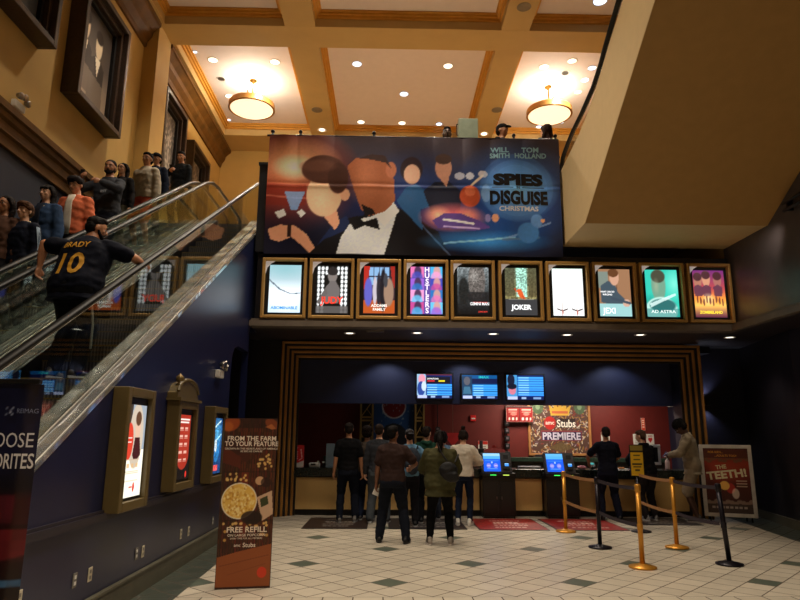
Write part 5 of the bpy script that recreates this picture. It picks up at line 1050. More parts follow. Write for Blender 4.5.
def person(label, loc, rz, skin='light', h=1.75, g=1., top=(40, 40, 40), top_name='t_shirt', sleeve='short', hem=.86, topfat=.016, inner=None, bottom=(30, 34, 50), bottom_name='trousers', legs='long', legfat=.02,
           shoe=(20, 20, 22), sole=(200, 200, 200), hair='short', haircol=(22, 16, 14), hands=None, elbows=None, feet=None, lean=0, head=(0, 0), beard=None, glasses=False, cap=None, collar=None, stripe=None, group=None, hood=False, twist=0, fine=.0095, back=None, crop=False, dim=None):
    s = h/1.75; t = thing('person', label, 'person', loc, rz, group); W = Matrix.Identity(4)
    lg = .5+.5*g
    def T(p):                                              # torso lean and twist about the hips
        p = Vector(p); k = max(0, min(1, (p.z-.9)/.35)); q = p-Vector((0, 0, .92)); q = Matrix.Rotation(-lean*k, 3, 'X') @ (Matrix.Rotation(twist*k, 3, 'Z') @ q); return q+Vector((0, 0, .92))
    sh = {-1: T((-.168-.06*(g-1), -.005, 1.395)), 1: T((.168+.06*(g-1), -.005, 1.395))}
    hands = hands or {}; elbows = elbows or {}; feet = feet or {-1: (-.11, .0), 1: (.11, .02)}
    H_ = {}
    for k in (-1, 1):
        tgt = hands.get(k, (k*(.27+.07*(g-1)), .03, .80)); el, wr = ik(sh[k], tgt, .285, .25, elbows.get(k, (k*.5, -1, -.2))); H_[k] = (sh[k], el, wr)
    hp = {k: Vector((k*.09, 0, .90)) for k in (-1, 1)}; LG = {}
    for k in (-1, 1):
        fx_, fy_ = feet[k][0], feet[k][1]; fz = feet[k][2] if len(feet[k]) > 2 else 0
        kn, an = ik(hp[k], (fx_, fy_-.03, .085+fz), .43, .42, (k*.08, 1, 0)); LG[k] = (hp[k], kn, an, fz)
    def torso(mb, e, z0, z1=1.5, hips=True):
        S = [(.84, .15, .11, -.005), (.9, .168, .122, -.01), (.98, .166, .12, -.005), (1.08, .148, .108, 0), (1.2, .158, .116, .004), (1.31, .168, .118, .0), (1.375, .150, .106, -.004), (1.42, .118, .088, -.008), (1.455, .084, .070, -.01), (1.485, .064, .060, -.006), (1.5, .058, .055, -.004)]
        secs = []
        for z, rx, ry, oy in S:
            if z < z0-1e-6 or z > z1: continue
            bell = 1+.12*(g-1)*(1 if .9 < z < 1.25 else 0); secs.append((Vector((0, oy+(.03*(g-1) if .9 < z < 1.25 else 0), z)), rx*g*bell+e, ry*g*bell+e))
        if secs[0][0].z > z0: pass
        if z0 < .84: secs.insert(0, (Vector((0, -.005, z0)), .165*g+e+.012, .118*g+e+.012))
        mb.loft(secs, 28, fx=T)
    # body: one continuous surface
    mb = MB(); torso(mb, 0, .84)
    for k in (-1, 1): mb.chain([T((k*.05, -.012, 1.45)), T((k*.11, -.01, 1.42)), sh[k]], [.032, .042, .05*lg])
    hc = T((0, .012, 1.625)); yaw, pit = head; R = Matrix.Rotation(twist+yaw, 3, 'Z') @ Matrix.Rotation(pit-lean*.4, 3, 'X')
    nk = T((0, -.008, 1.47)); base = T((0, 0, 1.53))
    def Hd(p): return base+R @ (Vector(p)-Vector((0, 0, 1.53)))
    mb.chain([nk, Hd((0, .0, 1.55))], [.058*lg, .054*lg])
    RR = R
    mb.ell(Hd((0, .006, 1.655)), (.074, .092, .092), M=RR); mb.ell(Hd((0, .028, 1.600)), (.060, .066, .078), M=RR); mb.ell(Hd((0, .062, 1.556)), (.032, .03, .026), M=RR)
    mb.ell(Hd((0, .072, 1.665)), (.05, .028, .018), M=RR, sub=2)                    # brow
    mb.chain([Hd((0, .096, 1.648)), Hd((0, .116, 1.614))], [.0075, .0125]); mb.ell(Hd((-.011, .104, 1.608)), .009, sub=2); mb.ell(Hd((.011, .104, 1.608)), .009, sub=2)
    for k in (-1, 1): mb.ell(Hd((k*.077, -.004, 1.628)), (.012, .022, .034), M=RR, sub=2); mb.ell(Hd((k*.04, .066, 1.612)), (.024, .022, .02), M=RR, sub=2)
    mb.ell(Hd((0, .086, 1.582)), (.024, .014, .006), M=RR, sub=2); mb.ell(Hd((0, .084, 1.572)), (.021, .014, .007), M=RR, sub=2)
    for k in (-1, 1):
        a, b, c = H_[k]; mb.chain([a, a.lerp(b, .5), b], [.05*lg, .046*lg, .039*lg]); mb.chain([b, b.lerp(c, .35), c], [.04*lg, .04*lg, .027])
        d = (c-b).normalized(); inward = Vector((-k, 0, 0)); n_ = (inward-d*inward.dot(d)); n_ = n_.normalized() if n_.length > .1 else Vector((0, 0, 1)); w_ = d.cross(n_).normalized()
        if w_.y < 0: w_ = -w_                                                           # thumb side to the front
        pc = c+d*.045; mb.chain([c, pc, c+d*.08], [.025, .028, .026]); mb.chain([pc+w_*.02, c+d*.085+w_*.026], [.02, .017]); mb.chain([pc-w_*.02, c+d*.08-w_*.024], [.019, .016])
        for i, (o_, L_) in enumerate(((.031, .070), (.0105, .080), (-.0105, .074), (-.031, .058))):
            p0 = c+d*.085+w_*o_; p1 = p0+(d*.85+n_*.35+w_*o_*2).normalized()*L_*.5; p2 = p1+(d*.4+n_*.9).normalized()*L_*.5; mb.chain([p0, p1, p2], [.0105, .0095, .0085], sub=1)
        q0 = c+d*.03+w_*.022; q1 = q0+(d*.6+w_*.7+n_*.35).normalized()*.04; q2 = q1+(d*.9+n_*.4).normalized()*.03; mb.chain([q0, q1, q2], [.015, .0125, .0105], sub=1)
        a, b, c, fz = LG[k]; mb.chain([a, a.lerp(b, .4), b], [.088*g, .078*lg, .054*lg]); mb.chain([b, b.lerp(c, .35), c], [.056*lg, .055*lg, .036]); mb.chain([c, Vector((c.x, c.y-.01, fz+.045)), Vector((c.x+k*.015, c.y+.14, fz+.03))], [.036, .032, .024])
    sk = mat('skin_'+skin, SKIN[skin], .5, var=.06)
    def fin(me, nm, par=t, lab=None):
        me.transform(Matrix.Scale(s, 4)); o = link(nm, me, par)
        if lab: o['label'] = lab
        return o
    body = fin(remesh(mb, 'body', fine, 2, [sk]), 'body')
    # garment over the trunk and arms
    mb = MB(); torso(mb, topfat, hem, 1.486)
    for k in (-1, 1):
        a, b, c = H_[k]; e = topfat
        mb.chain([T((k*.055, -.012, 1.455)), T((k*.11, -.010, 1.425)), a], [.030+e*.5, .042+e*.6, .052*lg+e*.8])
        if sleeve == 'short': mb.chain([a, a.lerp(b, .72)], [.056*lg+e, .058*lg+e])
        else: mb.chain([a, a.lerp(b, .5), b, b.lerp(c, .5), c-(c-b).normalized()*.01], [.056*lg+e, .052*lg+e, .047*lg+e, .044*lg+e, .032+e])
    if collar: mb.chain([T((-.05, -.03, 1.49)), T((0, -.052, 1.5)), T((.05, -.03, 1.49)), T((.06, .03, 1.47)), T((0, .065, 1.44)), T((-.06, .03, 1.47)), T((-.05, -.03, 1.49))], [.022]*7)
    if hood: mb.chain([T((-.075, -.02, 1.475)), T((-.05, -.085, 1.46)), T((0, -.11, 1.44)), T((.05, -.085, 1.46)), T((.075, -.02, 1.475))], [.03, .042, .048, .042, .03])
    tops = fin(remesh(mb, top_name, .012, 3, [cloth(top)], disp=.010, seed=random.random()*9), top_name)
    if inner:                                                # shirt front showing in an open jacket
        mb = MB(); P = [(.052, 1.47), (.05, 1.35), (.055, 1.2), (.06, 1.05), (.062, hem+.02)]
        rowL = []; 
        for x, z in P:
            r = []
            for i in range(7): u = -x+2*x*i/6; yy = (.118+topfat+.02)*g*sqrt(max(0, 1-(u/(.19*g))**2)) if z < 1.4 else .078+topfat; r.append(mb.bm.verts.new(T((u, yy+.004, z))))
            rowL.append(r)
        for i in range(len(P)-1):
            for j in range(6): mb.bm.faces.new((rowL[i][j], rowL[i][j+1], rowL[i+1][j+1], rowL[i+1][j]))
        o_ = fin(mb.mesh('shirt_front', cloth(inner), True), 'shirt_front'); so = o_.modifiers.new('t', 'SOLIDIFY'); so.thickness = .012; so.offset = 0
        bv = BVHTree.FromPolygons([v.co for v in tops.data.vertices], [p.vertices[:] for p in tops.data.polygons])
        for v in o_.data.vertices:
            hit = bv.ray_cast(v.co+Vector((0, .4, 0)), Vector((0, -1, 0)))
            if hit[0]: v.co.y = hit[0].y+.006
    if collar:
        mb = MB(); mb.chain([T((-.06, -.035, 1.495)), T((0, -.06, 1.505)), T((.06, -.035, 1.495)), T((.068, .02, 1.475)), T((.05, .085, 1.41)), T((.03, .10, 1.36))], [.02, .022, .02, .022, .02, .01]); mb.chain([T((-.06, -.035, 1.495)), T((-.068, .02, 1.475)), T((-.05, .085, 1.41)), T((-.03, .10, 1.36))], [.02, .022, .02, .01])
        fin(remesh(mb, 'collar', .009, 2, [cloth(collar)], disp=.004), 'collar')
    # trousers
    e = legfat; mb = MB(); zt = 1.0
    secs = [(Vector((0, -.008, .82)), .155*g+e, .112*g+e), (Vector((0, -.01, .90)), .17*g+e*.7, .122*g+e*.7), (Vector((0, -.005, zt)), .160*g+.008, .116*g+.008)]; mb.loft(secs, 24, fx=T)
    for k in (-1, 1):
        a, b, c, fz = LG[k]
        if legs == 'long': mb.chain([a, a.lerp(b, .4), b], [.09*g+e*.6, .08*lg+e, .056*lg+e]); mb.chain([b, b.lerp(c, .4), c+Vector((0, 0, -.01))], [.056*lg+e, .056*lg+e, .042+e])
        else: mb.chain([a, a.lerp(b, .4), b.lerp(a, .02)], [.09*g+e*.6, .082*lg+e, .07*lg+e])
    fin(remesh(mb, bottom_name, .013, 3, [cloth(bottom)], disp=.008, seed=random.random()*9), bottom_name)
    # shoes with soles
    for k in (-1, 1):
        c, fz = LG[k][2], LG[k][3]; x, y = c.x, c.y; yw = -k*.18; Rz = Matrix.Rotation(yw, 3, 'Z'); O = Vector((x, y, fz))
        def q(p): return O+Rz @ Vector(p)
        mb = MB(); mb.ell(q((0, -.035, .05)), (.038, .045, .045), M=Rz); mb.ell(q((0, .05, .045)), (.042, .09, .038), M=Rz); mb.ell(q((0, .13, .04)), (.043, .055, .03), M=Rz); mb.chain([q((0, -.02, .06)), q((0, -.015, .10))], [.04, .042])
        me = remesh(mb, 'shoe', .01, 2, [mat('shoe_%d_%d_%d' % tuple(shoe), shoe, .5)])
        for v in me.vertices:
            if v.co.z < fz+.018: v.co.z = fz+.018
        so = fin(me, 'shoe')
        mb = MB(); P = []
        for i in range(28): a = 2*pi*i/28; P.append(((.047 if sin(a) > 0 else .042)*cos(a), .048+(.145 if sin(a) > 0 else .135)*sin(a)))
        A_ = [mb.bm.verts.new(q((p[0], p[1], .001))) for p in P]; B_ = [mb.bm.verts.new(q((p[0], p[1], .024))) for p in P]; mb.bm.faces.new(A_[::-1]); mb.bm.faces.new(B_)
        for i in range(28): mb.bm.faces.new((A_[i], A_[(i+1) % 28], B_[(i+1) % 28], B_[i]))
        me = mb.mesh('sole', mat('sole_%d_%d_%d' % tuple(sole), sole, .6)); me.transform(Matrix.Scale(s, 4)); link('sole', me, so)
    # eyes, brows, mouth
    for k in (-1, 1):
        mb = MB(); mb.ell(Hd((k*.031, .083, 1.640)), (.0135, .010, .0085), M=RR, sub=2); mb.ell(Hd((k*.031, .0915, 1.640)), (.006, .003, .006), M=RR, sub=2, m=1); fin(mb.mesh('eye', [mat('eye_white', (220, 214, 206), .3), mat('iris_dark', (24, 16, 12), .2)], True), 'eye')
        mb = MB(); mb.chain([Hd((k*.016, .100, 1.662)), Hd((k*.034, .098, 1.668)), Hd((k*.052, .082, 1.660))], [.004, .005, .003], sub=1); fin(mb.mesh('eyebrow', mat('hair_%d_%d_%d' % tuple(haircol), haircol, .75, spec=.15), True), 'eyebrow')
    mb = MB(); mb.chain([Hd((-.022, .092, 1.578)), Hd((0, .101, 1.577)), Hd((.022, .092, 1.578))], [.003, .0055, .003], sub=1); fin(mb.mesh('lips', mat('lips_'+skin, tuple(int(c*.72) for c in SKIN[skin]), .4), True), 'lips')
    # hair
    hm = mat('hair_%d_%d_%d' % tuple(haircol), haircol, .75, var=.25, scale=40, bump=.4, bscale=150, spec=.15); mb = MB(); dd = .006; df = 40
    mb.ell(Hd((0, -.020, 1.690)), (.083, .098, .078), M=RR); mb.ell(Hd((0, -.045, 1.640)), (.079, .070, .085), M=RR)
    if hair == 'buzz': dd = .001
    if hair == 'short': mb.ell(Hd((0, .02, 1.728)), (.07, .075, .04), M=RR)
    if hair == 'mop': mb.ell(Hd((0, .03, 1.725)), (.088, .088, .05), M=RR); mb.ell(Hd((0, .075, 1.700)), (.07, .03, .028), M=RR); mb.ell(Hd((-.07, .01, 1.69)), (.03, .06, .05), M=RR); mb.ell(Hd((.07, .01, 1.69)), (.03, .06, .05), M=RR); dd = .009
    if hair == 'curly': mb.ell(Hd((0, -.015, 1.71)), (.105, .115, .09), M=RR); mb.ell(Hd((0, -.04, 1.64)), (.1, .085, .085), M=RR); dd = .016; df = 55
    if hair in ('long', 'pony', 'bun', 'bob', 'bangs'):
        for k in (-1, 1): mb.chain([Hd((k*.062, .03, 1.705)), Hd((k*.082, .0, 1.64)), Hd((k*.075, -.02, 1.58))], [.026, .022, .02])
    if hair == 'long' or hair == 'bangs':
        for k in (-1, -.4, .4, 1): mb.chain([Hd((k*.07, -.03, 1.66)), Hd((k*.08, -.04, 1.57)), Hd((k*.09, -.01 if abs(k) == 1 else -.07, 1.48)), Hd((k*.095, .02 if abs(k) == 1 else -.09, 1.40))], [.04, .036, .034, .022])
    if hair == 'bangs': mb.ell(Hd((0, .075, 1.695)), (.066, .026, .026), M=RR)
    if hair == 'bob': mb.ell(Hd((0, -.05, 1.60)), (.09, .07, .09), M=RR)
    if hair == 'pony': mb.ell(Hd((0, -.11, 1.72)), (.045, .04, .045), M=RR); mb.chain([Hd((0, -.12, 1.70)), Hd((.0, -.155, 1.62)), Hd((0, -.15, 1.52)), Hd((0, -.135, 1.42))], [.04, .048, .045, .022]); dd = .01
    if hair == 'bun': mb.ell(Hd((0, -.05, 1.80)), (.045, .045, .04), M=RR); dd = .008
    fin(remesh(mb, 'hair', .009, 2, [hm], disp=dd, dfreq=df), 'hair')
    if beard:
        mb = MB(); mb.ell(Hd((0, .052, 1.565)), (.05, .046, .042), M=RR); mb.chain([Hd((-.064, .015, 1.61)), Hd((-.055, .04, 1.575)), Hd((-.025, .082, 1.55)), Hd((.025, .082, 1.55)), Hd((.055, .04, 1.575)), Hd((.064, .015, 1.61))], [.012, .018, .018, .018, .018, .012]); mb.chain([Hd((-.022, .102, 1.592)), Hd((.022, .102, 1.592))], [.006, .006]); fin(remesh(mb, 'beard', .008, 1, [hm], disp=.004, dfreq=50), 'beard')
    if glasses:
        mb = MB()
        for k in (-1, 1): mb.tube([Hd((k*.033+.021*cos(a), .104, 1.640+.017*sin(a))) for a in [2*pi*i/16 for i in range(17)]], .0022, 6, cap=False); mb.tube([Hd((k*.054, .104, 1.645)), Hd((k*.078, .0, 1.645))], .002, 6)
        mb.tube([Hd((-.012, .106, 1.642)), Hd((.012, .106, 1.642))], .002, 6); fin(mb.mesh('glasses', black, True), 'glasses')
    if cap:
        mb = MB(); mb.ell(Hd((0, -.004, 1.70)), (.088, .105, .072), M=RR); sgn = -1 if cap[1] == 'back' else 1; mb.ell(Hd((0, sgn*.125, 1.688)), (.062, .06, .008), M=RR @ Matrix.Rotation(-.15*sgn, 3, 'X')); fin(remesh(mb, 'cap', .008, 1, [cloth(cap[0])]), 'cap')
    if stripe:                                              # white bands down the sleeve
        a, b, c = H_[stripe[0]]
        for j, off in enumerate((-.022, .0, .022)):
            mb = MB(); side_ = Vector((stripe[0], .25, 0)).normalized(); rr_ = .062*lg+topfat; pts = [p+side_*rr_*(1-.12*i)+Vector((0, off, 0)) for i, p in enumerate((a, a.lerp(b, .5), b, b.lerp(c, .5), c))]; mb.tube(pts, .006, 6); fin(mb.mesh('sleeve_stripe', mat('stripe_white', (150, 170, 190), .7), True), 'sleeve_stripe')
    return dict(root=t, top=tops, T=T, H=H_, s=s, Hd=Hd)
def decal(p, txt, size, x, z, col, backside=True, name='lettering', bold=.03, sx=1):
    """letters laid on the cloth of the trunk"""
    me = p['top'].data; bv = BVHTree.FromPolygons([v.co for v in me.vertices], [q.vertices[:] for q in me.polygons]); mb = MB(); sg = -1 if backside else 1
    for tri in text_tris(txt, size, 'CENTER', bold, sx):
        mb.face([(x+q[0]*(1 if backside else -1), sg*.6, z+q[1]) for q in tri])
    bmesh.ops.subdivide_edges(mb.bm, edges=[e for e in mb.bm.edges if e.calc_length() > .02], cuts=3, use_grid_fill=True)
    for v in mb.bm.verts:
        hit = bv.ray_cast(v.co, Vector((0, -sg, 0)))
        v.co.y = hit[0].y+sg*.005 if hit[0] else v.co.y*.2
    return link(name, mb.mesh(name, mat('print_%d_%d_%d' % tuple(col), col, .7)), p['root'])
def held(nm, label, cat, p, k, shape, off=(0, 0, 0), name='case'):
    """something in a hand: top level, placed at the palm"""
    a, b, c = p['H'][k]; d = (c-b).normalized(); W = Matrix.LocRotScale(p['root'].location, p['root'].rotation_euler, None)
    loc = W @ ((c+d*.07)*p['s'])+W.to_3x3() @ Vector(off); t = thing(nm, label, cat, loc, p['root'].rotation_euler.z)
    for n_, mbf, m_ in shape: part(n_, mbf, m_, t, world=False)
    return t
def phone(label, p, k, off=(0, 0, 0), tilt=.9, lit=(150, 190, 240)):
    M = Matrix.Rotation(tilt, 4, 'X'); mb = MB(); mb.box(-.036, .036, -.004, .004, -.07, .07, M=M, bev=.003); m2 = MB(); m2.box(-.032, .032, -.006, -.0045, -.064, .064, M=M)
    held('phone', label, 'phone', p, k, [('phone_body', mb, black), ('phone_screen', m2, mat('phone_glow', lit, .3, emit=.7))], off=off)

# --- the queue before the counter (all seen from behind)
p = person('man in black short-sleeved shirt and jeans, farthest left of the queue', (-.72, 12.5, .009), .05, 'tan', 1.80, .98, (14, 14, 17), bottom=(22, 26, 38), hair='short', haircol=(26, 18, 16), shoe=(120, 116, 110), sole=(150, 150, 150), feet={-1: (-.14, 0), 1: (.14, .05)})
p = person('person in brown top with curly dark hair, between the men in black and grey', (-.38, 12.85, .009), -.1, 'light', 1.72, 1, (70, 60, 52), top_name='jacket', sleeve='long', bottom=(36, 44, 66), hair='curly', haircol=(34, 24, 20), shoe=(60, 60, 62))
p = person('man in charcoal grey shirt and faded grey trousers, left of the man in brown', (-.14, 12.45, .009), -.15, 'light', 1.78, 1, (52, 54, 60), bottom=(72, 78, 84), legfat=.03, hair='buzz', haircol=(40, 30, 26), sleeve='long', shoe=(22, 22, 24), top_name='shirt', feet={-1: (-.15, 0), 1: (.15, .03)})
p = person('man in brown t-shirt and dark jeans standing in front of the queue', (.10, 10.26, 0), -.12, 'brown', 1.73, 1.12, (52, 37, 34), bottom=(20, 24, 34), hair='short', haircol=(14, 11, 10), shoe=(14, 13, 14), sole=(40, 38, 40), head=(-.45, .05), hands={-1: (-.27, .04, .80), 1: (.27, .26, 1.10)}, elbows={1: (1, -.6, -.6)}, feet={-1: (-.20, .02), 1: (.22, -.03)}, legfat=.024)
mb = MB(); mb.box(-.05, .05, -.012, .012, -.07, .05, M=Matrix.Rotation(.4, 4, 'Y'), bev=.004)
held('crumpled_paper', 'crumpled white paper in the left hand of the man in brown', 'paper', p, -1, [('paper', mb, white)], off=(.01, .02, -.05))
p = person('person in pale blue short-sleeved shirt with grey cap and backpack, centre of queue', (.42, 11.95, .009), .1, 'light', 1.68, 1, (92, 130, 160), bottom=(24, 24, 30), hair='short', haircol=(30, 22, 20), cap=((70, 72, 78), 'back'), shoe=(18, 18, 20), hands={-1: (-.2, .25, 1.1), 1: (.3, .2, 1.15)})
t_bp = thing('backpack', 'grey backpack worn by the person in pale blue shirt', 'backpack', (.46, 11.70, .95))
mb = MB(); mb.ell((0, -.02, .2), (.15, .09, .24)); mb.ell((0, -.08, .12), (.11, .05, .13)); me_ = remesh(mb, 'bag_body', .012, 2, [cloth((44, 50, 60))], disp=.006); link('bag_body', me_, t_bp)
mb = MB(); [mb.tube([(k*.08, .05, .4), (k*.10, .02, .46), (k*.10, -.03, .42)], .012, 8) for k in (-1, 1)]; part('shoulder_strap', mb, cloth((30, 32, 38)), t_bp, world=False)
p = person('person in dark green hoodie and black cap behind the woman in olive', (.76, 12.45, .009), .0, 'light', 1.74, 1.02, (26, 60, 48), top_name='hoodie', sleeve='long', hood=True, bottom=(26, 28, 34), cap=((16, 16, 18), 'front'), haircol=(30, 22, 18), head=(-.4, 0))
p = person('woman in olive jacket and black leggings with long dark ponytail', (.82, 10.08, 0), -.05, 'tan', 1.66, 1.32, (66, 64, 40), top_name='jacket', sleeve='long', hem=.74, topfat=.03, bottom=(10, 10, 11), bottom_name='leggings', legfat=.008, hair='pony', haircol=(20, 14, 13), shoe=(150, 140, 130), sole=(214, 206, 200), hands={-1: (-.14, .30, 1.05), 1: (.2, .28, 1.0)}, elbows={-1: (-1, -.4, -.4), 1: (1, -.4, -.4)}, feet={-1: (-.17, 0), 1: (.16, .03)})
t_bp = thing('backpack', 'small black leather backpack slung on the woman in olive', 'backpack', (.92, 9.80, .96), -.05)
mb = MB(); mb.ell((.0, -.02, .13), (.14, .055, .13)); mb.ell((.03, -.05, .05), (.12, .04, .08)); mb.ell((.05, -.02, .02), (.12, .05, .06)); link('bag_body', remesh(mb, 'bag_body', .012, 2, [mat('black_leather', (22, 22, 24), .55, bump=.4, spec=.25)], disp=.008), t_bp)
mb = MB(); mb.tube([(-.02, -.02, .27), (-.10, .03, .38), (-.16, .07, .52)], .013, 8); mb.tube([(.1, .0, .25), (.16, .08, .36)], .012, 8); part('shoulder_strap', mb, mat('black_leather', ()), t_bp, world=False)
p = person('person with wavy dark hair in pale blue top behind the olive jacket', (1.12, 13.0, .009), .0, 'light', 1.66, .98, (110, 140, 170), sleeve='long', top_name='shirt', bottom=(44, 50, 64), hair='bob', haircol=(28, 20, 18), shoe=(40, 40, 44))
p = person('woman in cream white jacket and dark jeans with hair in a top bun', (1.42, 12.15, .009), -.25, 'light', 1.68, 1.02, (204, 194, 180), top_name='jacket', sleeve='long', hem=.86, topfat=.028, bottom=(24, 32, 52), legfat=.008, hair='bun', haircol=(30, 21, 18), shoe=(226, 222, 214), sole=(230, 228, 222), hands={-1: (-.12, .26, 1.12), 1: (.18, .28, 1.12)}, elbows={-1: (-1, -.2, -.5), 1: (1, -.4, -.7)}, head=(.0, -.25))
phone('phone held by the woman in the cream jacket', p, -1, (0, .03, .02))
# --- at the right of the counter
p = person('man in navy uniform leaning at the counter between the black and gold posts', (4.38, 13.0, .009), .0, 'tan', 1.77, 1.05, (18, 20, 32), top_name='uniform_shirt', bottom=(20, 22, 38), legfat=.022, hair='buzz', haircol=(30, 22, 20), shoe=(16, 16, 18), sole=(30, 30, 32), sleeve='short', hands={-1: (-.28, .28, 1.05), 1: (.16, .32, 1.04)}, elbows={-1: (-1, -.3, -.3), 1: (1, -.3, -.3)}, feet={-1: (-.16, 0), 1: (.16, -.04)})
p = person('man in black hoodie behind the yellow sign, leaning over the counter', (5.16, 12.98, .009), .25, 'light', 1.72, 1.05, (16, 15, 17), top_name='hoodie', sleeve='long', hood=True, bottom=(40, 36, 38), hair='short', haircol=(80, 56, 42), shoe=(150, 150, 155), sole=(200, 200, 200), lean=.18, head=(.5, -.1), hands={-1: (-.12, .40, 1.06), 1: (.2, .4, 1.04)}, elbows={-1: (-1, -.3, -.4), 1: (1, -.3, -.4)})
p = person('tall man in khaki shirt and shorts looking down at his phone by the portal', (5.98, 12.80, .009), 1.15, 'dark', 1.94, 1.05, (140, 126, 104), top_name='shirt', sleeve='long', hem=.80, topfat=.022, bottom=(140, 126, 106), bottom_name='shorts', legs='short', hair='curly', haircol=(16, 13, 12), shoe=(80, 76, 74), sole=(150, 148, 144), lean=.10, head=(0, -.75), hands={-1: (-.07, .34, 1.12), 1: (.09, .34, 1.12)}, elbows={-1: (-1, -.2, -.6), 1: (1, -.2, -.6)}, collar=(140, 126, 104))
phone('phone in the hands of the tall man in khaki', p, -1, (-.02, .06, .03), .6, (120, 130, 150))

# --- on the escalators
def on_step(y, f=1): z, yc = stepz(y); return yc-.05*f, z+.0125
y, z = on_step(6.33)
p = person('large man in navy jersey with BRADY 10 on his back riding up', (-3.18, y, z), -.2, 'tan', 1.76, 1.45, (10, 13, 26), top_name='jersey', hem=.78, topfat=.02, bottom=(14, 14, 17), bottom_name='track_trousers', legfat=.02, hair='short', haircol=(16, 12, 11), shoe=(60, 54, 52), hands={-1: (-.48, .04, 1.17), 1: (.37, .58, 1.29)}, elbows={-1: (-1, -.3, .1), 1: (1, -.5, -.2)}, head=(-.75, -.1), lean=.30, feet={-1: (-.13, 0), 1: (.13, .0)}, twist=.0, beard=True)
decal(p, '10', .32, -.01, 1.04, (196, 140, 20), bold=.02, sx=1.0); decal(p, 'BRADY', .09, .0, 1.335, (196, 140, 20), bold=.02, name='name_lettering')
mb = MB(); a, b, c, d_ = None, None, None, None
mb.tube([(.21, -.02, .80), (.225, .02, .55), (.22, .03, .3)], .012, 8); part('side_stripe', mb, mat('stripe_grey', (130, 128, 124), .7), p['root'], world=False)
FC = pi
def desc(label, px, py, x, **k):
    """someone on the down escalator whose head centre shows at (px, py)"""
    hh = k.get('h', 1.75); best = None; r = ray(px, py)
    cand = [(on_step(2.634+(i+.5)*RUN, -1)) for i in range(4, 28)]+[(13.0+.15*i, UP+.001) for i in range(4)]
    for yc, z in cand:
        q = yc/r[1]; xx = r[0]*q; er = H+r[2]*q-(z+.93*hh)
        cost = abs(er)+.6*abs(xx-x)+(5 if not -4.82 < xx < -4.40 else 0)
        if best is None or cost < best[0]: best = (cost, xx, yc, z, er)
    _, xx, yc, z, er = best; k['h'] = hh+max(-.1, min(.1, er/.93))
    return person(label, (xx, yc, z), k.pop('rz', FC-.25), **k)
desc('woman with long dark hair and glasses at the left edge of the picture', 6, 206, -4.80, skin='tan', h=1.62, top=(92, 66, 54), inner=None, sleeve='long', top_name='cardigan', hair='long', haircol=(26, 17, 15), glasses=True, bottom=(24, 24, 28))
desc('boy in dark jacket with white striped sleeve and pale collar', 26, 207, -4.36, skin='light', h=1.52, g=.95, top=(20, 24, 38), top_name='track_jacket', sleeve='long', topfat=.03, collar=(190, 176, 150), hair='mop', haircol=(84, 56, 38), stripe=(-1,), bottom=(26, 28, 34))
desc('woman in blue denim jacket with fleece collar and dark fringe', 48, 190, -4.62, skin='light', h=1.62, top=(46, 66, 96), top_name='denim_jacket', sleeve='long', topfat=.028, collar=(206, 190, 156), inner=(30, 34, 46), hair='bangs', haircol=(20, 15, 15), bottom=(28, 32, 46))
desc('person in coral jacket over white shirt looking down', 78, 184, -4.42, skin='light', h=1.68, top=(206, 108, 74), top_name='jacket', sleeve='long', topfat=.028, inner=(206, 196, 180), hair='mop', haircol=(26, 18, 18), head=(0, -.35), bottom=(50, 50, 60), rz=FC-.15)
p = desc('bearded man in charcoal hoodie holding up a phone', 111, 165, -4.55, skin='tan', h=1.80, g=1.12, top=(54, 56, 62), top_name='hoodie', sleeve='long', hood=True, beard=True, hair='buzz', haircol=(28, 20, 18), bottom=(26, 30, 40), head=(.2, -.1), hands={1: (.22, .34, 1.34), -1: (-.06, .3, 1.30)}, elbows={1: (1, .2, -.7), -1: (-1, .2, -.8)}, rz=FC-.1)
decal(p, 'EST', .06, -.02, 1.30, (170, 176, 184), backside=False); phone('dark phone held up by the bearded man', p, 1, (0, 0, .03), 0, (60, 60, 66))
desc('person with dark hair half hidden behind the bearded man', 123, 170, -4.82, skin='light', h=1.66, top=(34, 32, 34), sleeve='long', top_name='jacket', hair='long', haircol=(22, 16, 15), glasses=True, bottom=(80, 76, 60))
desc('man in cream sweater and coral shorts on the escalator', 148, 157, -4.42, skin='tan', h=1.76, g=1.06, top=(176, 166, 148), top_name='sweater', sleeve='long', topfat=.024, hair='short', haircol=(18, 13, 12), bottom=(206, 92, 66), bottom_name='shorts', legs='short', rz=FC-.3, head=(.1, 0), collar=(176, 166, 148))
desc('man in navy jacket and cap behind the cream sweater', 157, 160, -4.72, skin='tan', h=1.78, top=(24, 32, 50), top_name='jacket', sleeve='long', cap=((26, 22, 24), 'front'), haircol=(20, 15, 14), bottom=(24, 24, 28), rz=FC-.2)
p = desc('man in black shirt looking at his phone near the escalator top', 182, 158, -4.5, skin='tan', h=1.76, top=(18, 20, 22), top_name='shirt', sleeve='long', hair='short', haircol=(18, 14, 13), bottom=(22, 22, 26), hands={1: (.06, .32, 1.2), -1: (-.24, .1, .86)}, elbows={1: (1, -.1, -.8)}, head=(.1, -.3), rz=FC-.2)
phone('phone with pale screen held by the man near the escalator top', p, 1, (0, 0, .04), -.6)
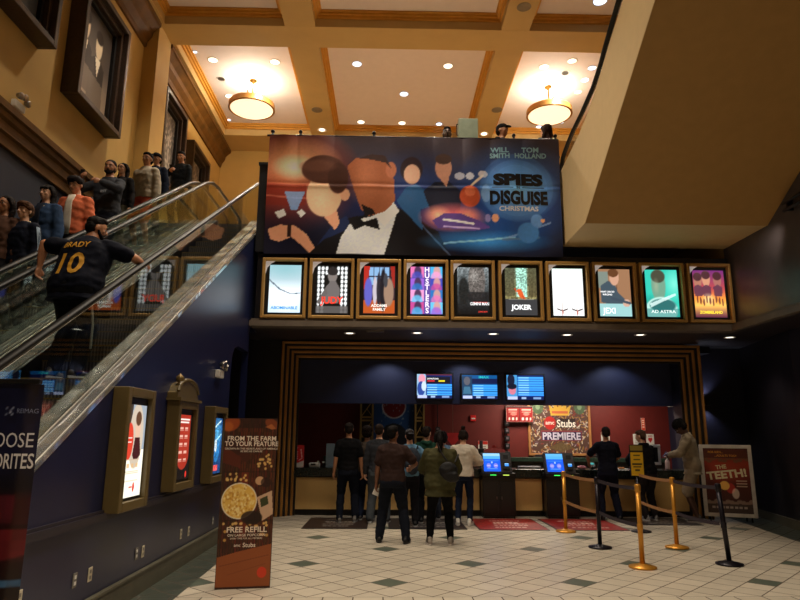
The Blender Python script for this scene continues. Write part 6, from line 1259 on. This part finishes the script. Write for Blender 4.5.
# --- upstairs behind the banner
def upstairs(px, py, label, yv=12.3, **k):
    x, _, z = atY(px, py, yv); k.setdefault('h', (z-UP)/.93); return person(label, (x, yv, UP+.001), k.pop('rz', FC), **k)
upstairs(447, 134.5, 'dark-haired head just showing over the banner, left of the pale green box', skin='dark', top=(24, 24, 28), hair='short')
upstairs(502, 131.5, 'person in black cap showing over the banner right of the pale green box', skin='tan', top=(24, 24, 28), cap=((14, 14, 16), 'front'), rz=FC+.9)
upstairs(546, 132, 'person with long brown hair showing over the right end of the banner', skin='light', top=(60, 60, 70), hair='long', haircol=(54, 36, 30), rz=.6)

bpy.data.batch_remove(TRASH); bpy.data.scenes.remove(WORK)
# ---------------------------------------------------------------- light
w = bpy.data.worlds.new('world'); SC.world = w; w.use_nodes = True
w.node_tree.nodes['Background'].inputs[0].default_value = (.02, .02, .025, 1); w.node_tree.nodes['Background'].inputs[1].default_value = .3
WARM = (1, .86, .68)
def lamp(kind, name, loc, power, col=WARM, size=.1, spot=None, blend=.6, aim=None, shape='DISK'):
    l = bpy.data.lights.new(name, kind); l.energy = power; l.color = col
    if kind == 'AREA': l.shape = shape; l.size = size
    else: l.shadow_soft_size = size
    if spot: l.spot_size = radians(spot); l.spot_blend = blend
    o = bpy.data.objects.new(name, l); COL.objects.link(o); o.location = loc
    if aim is not None: o.rotation_euler = (Vector(aim)-Vector(loc)).to_track_quat('-Z', 'Y').to_euler()
    return o
for i, (x, y) in enumerate([(-1, -1), (1.5, -1), (-1, 2), (1.5, 2), (-1, 7), (1.4, 7), (-.9, 11), (1.4, 11), (.3, 9), (.3, 4.5), (-3.8, 6), (-3.8, 11)]):  # the pair over the escalators is added to brighten the decks
    lamp('SPOT', 'downlight_beam', (x, y, 10.88), 600 if x > -2 else 400, WARM, .12, 95, .7)
for x, y in ((-.88, 14.92), (1.47, 14.93), (.37, 16.36), (-3, 14.9), (4.6, 15)): lamp('SPOT', 'downlight_beam', (x, y, 10.88), 620, WARM, .1, 120, .8)
for x, y in ((-3.72, 15.8), (4.3, 15.85)):
    lamp('POINT', 'pendant_bulb', (x, y, 10.52), 150, (1, .87, .68), .12)
for x, y in SOFFIT: lamp('SPOT', 'soffit_beam', (x, y, 3.48), 36, (1, .86, .68), .04, 100, .7)
for x in (.0, 1.7, 3.4, 5.0): lamp('SPOT', 'header_wash', (x, 13.62, 3.3), 16, (.75, .82, 1), .04, 120, .5, (x, 14.6, 0))
lamp('AREA', 'counter_light', (3.6, 15.4, 2.82), 62, (1, .85, .68), .8, aim=(3.6, 15.6, 0))
lamp('AREA', 'counter_light', (5.6, 15.4, 2.82), 34, (1, .85, .68), .8, aim=(5.6, 15.6, 0))
for d, e in ((1, 12), (-1, 10)): lamp('SPOT', 'sconce_beam', (6.89, 13.78, 2.33+d*.1), e, (.75, .8, 1), .03, 110, .8, (6.89, 13.86, 2.33+d*2))
lamp('SPOT', 'wall_washer_beam', (6.2, FX[1]+.25, FX[2]-.12), 26, (1, .86, .74), .1, 70, 1, (6.45, 10.75, 4.35))
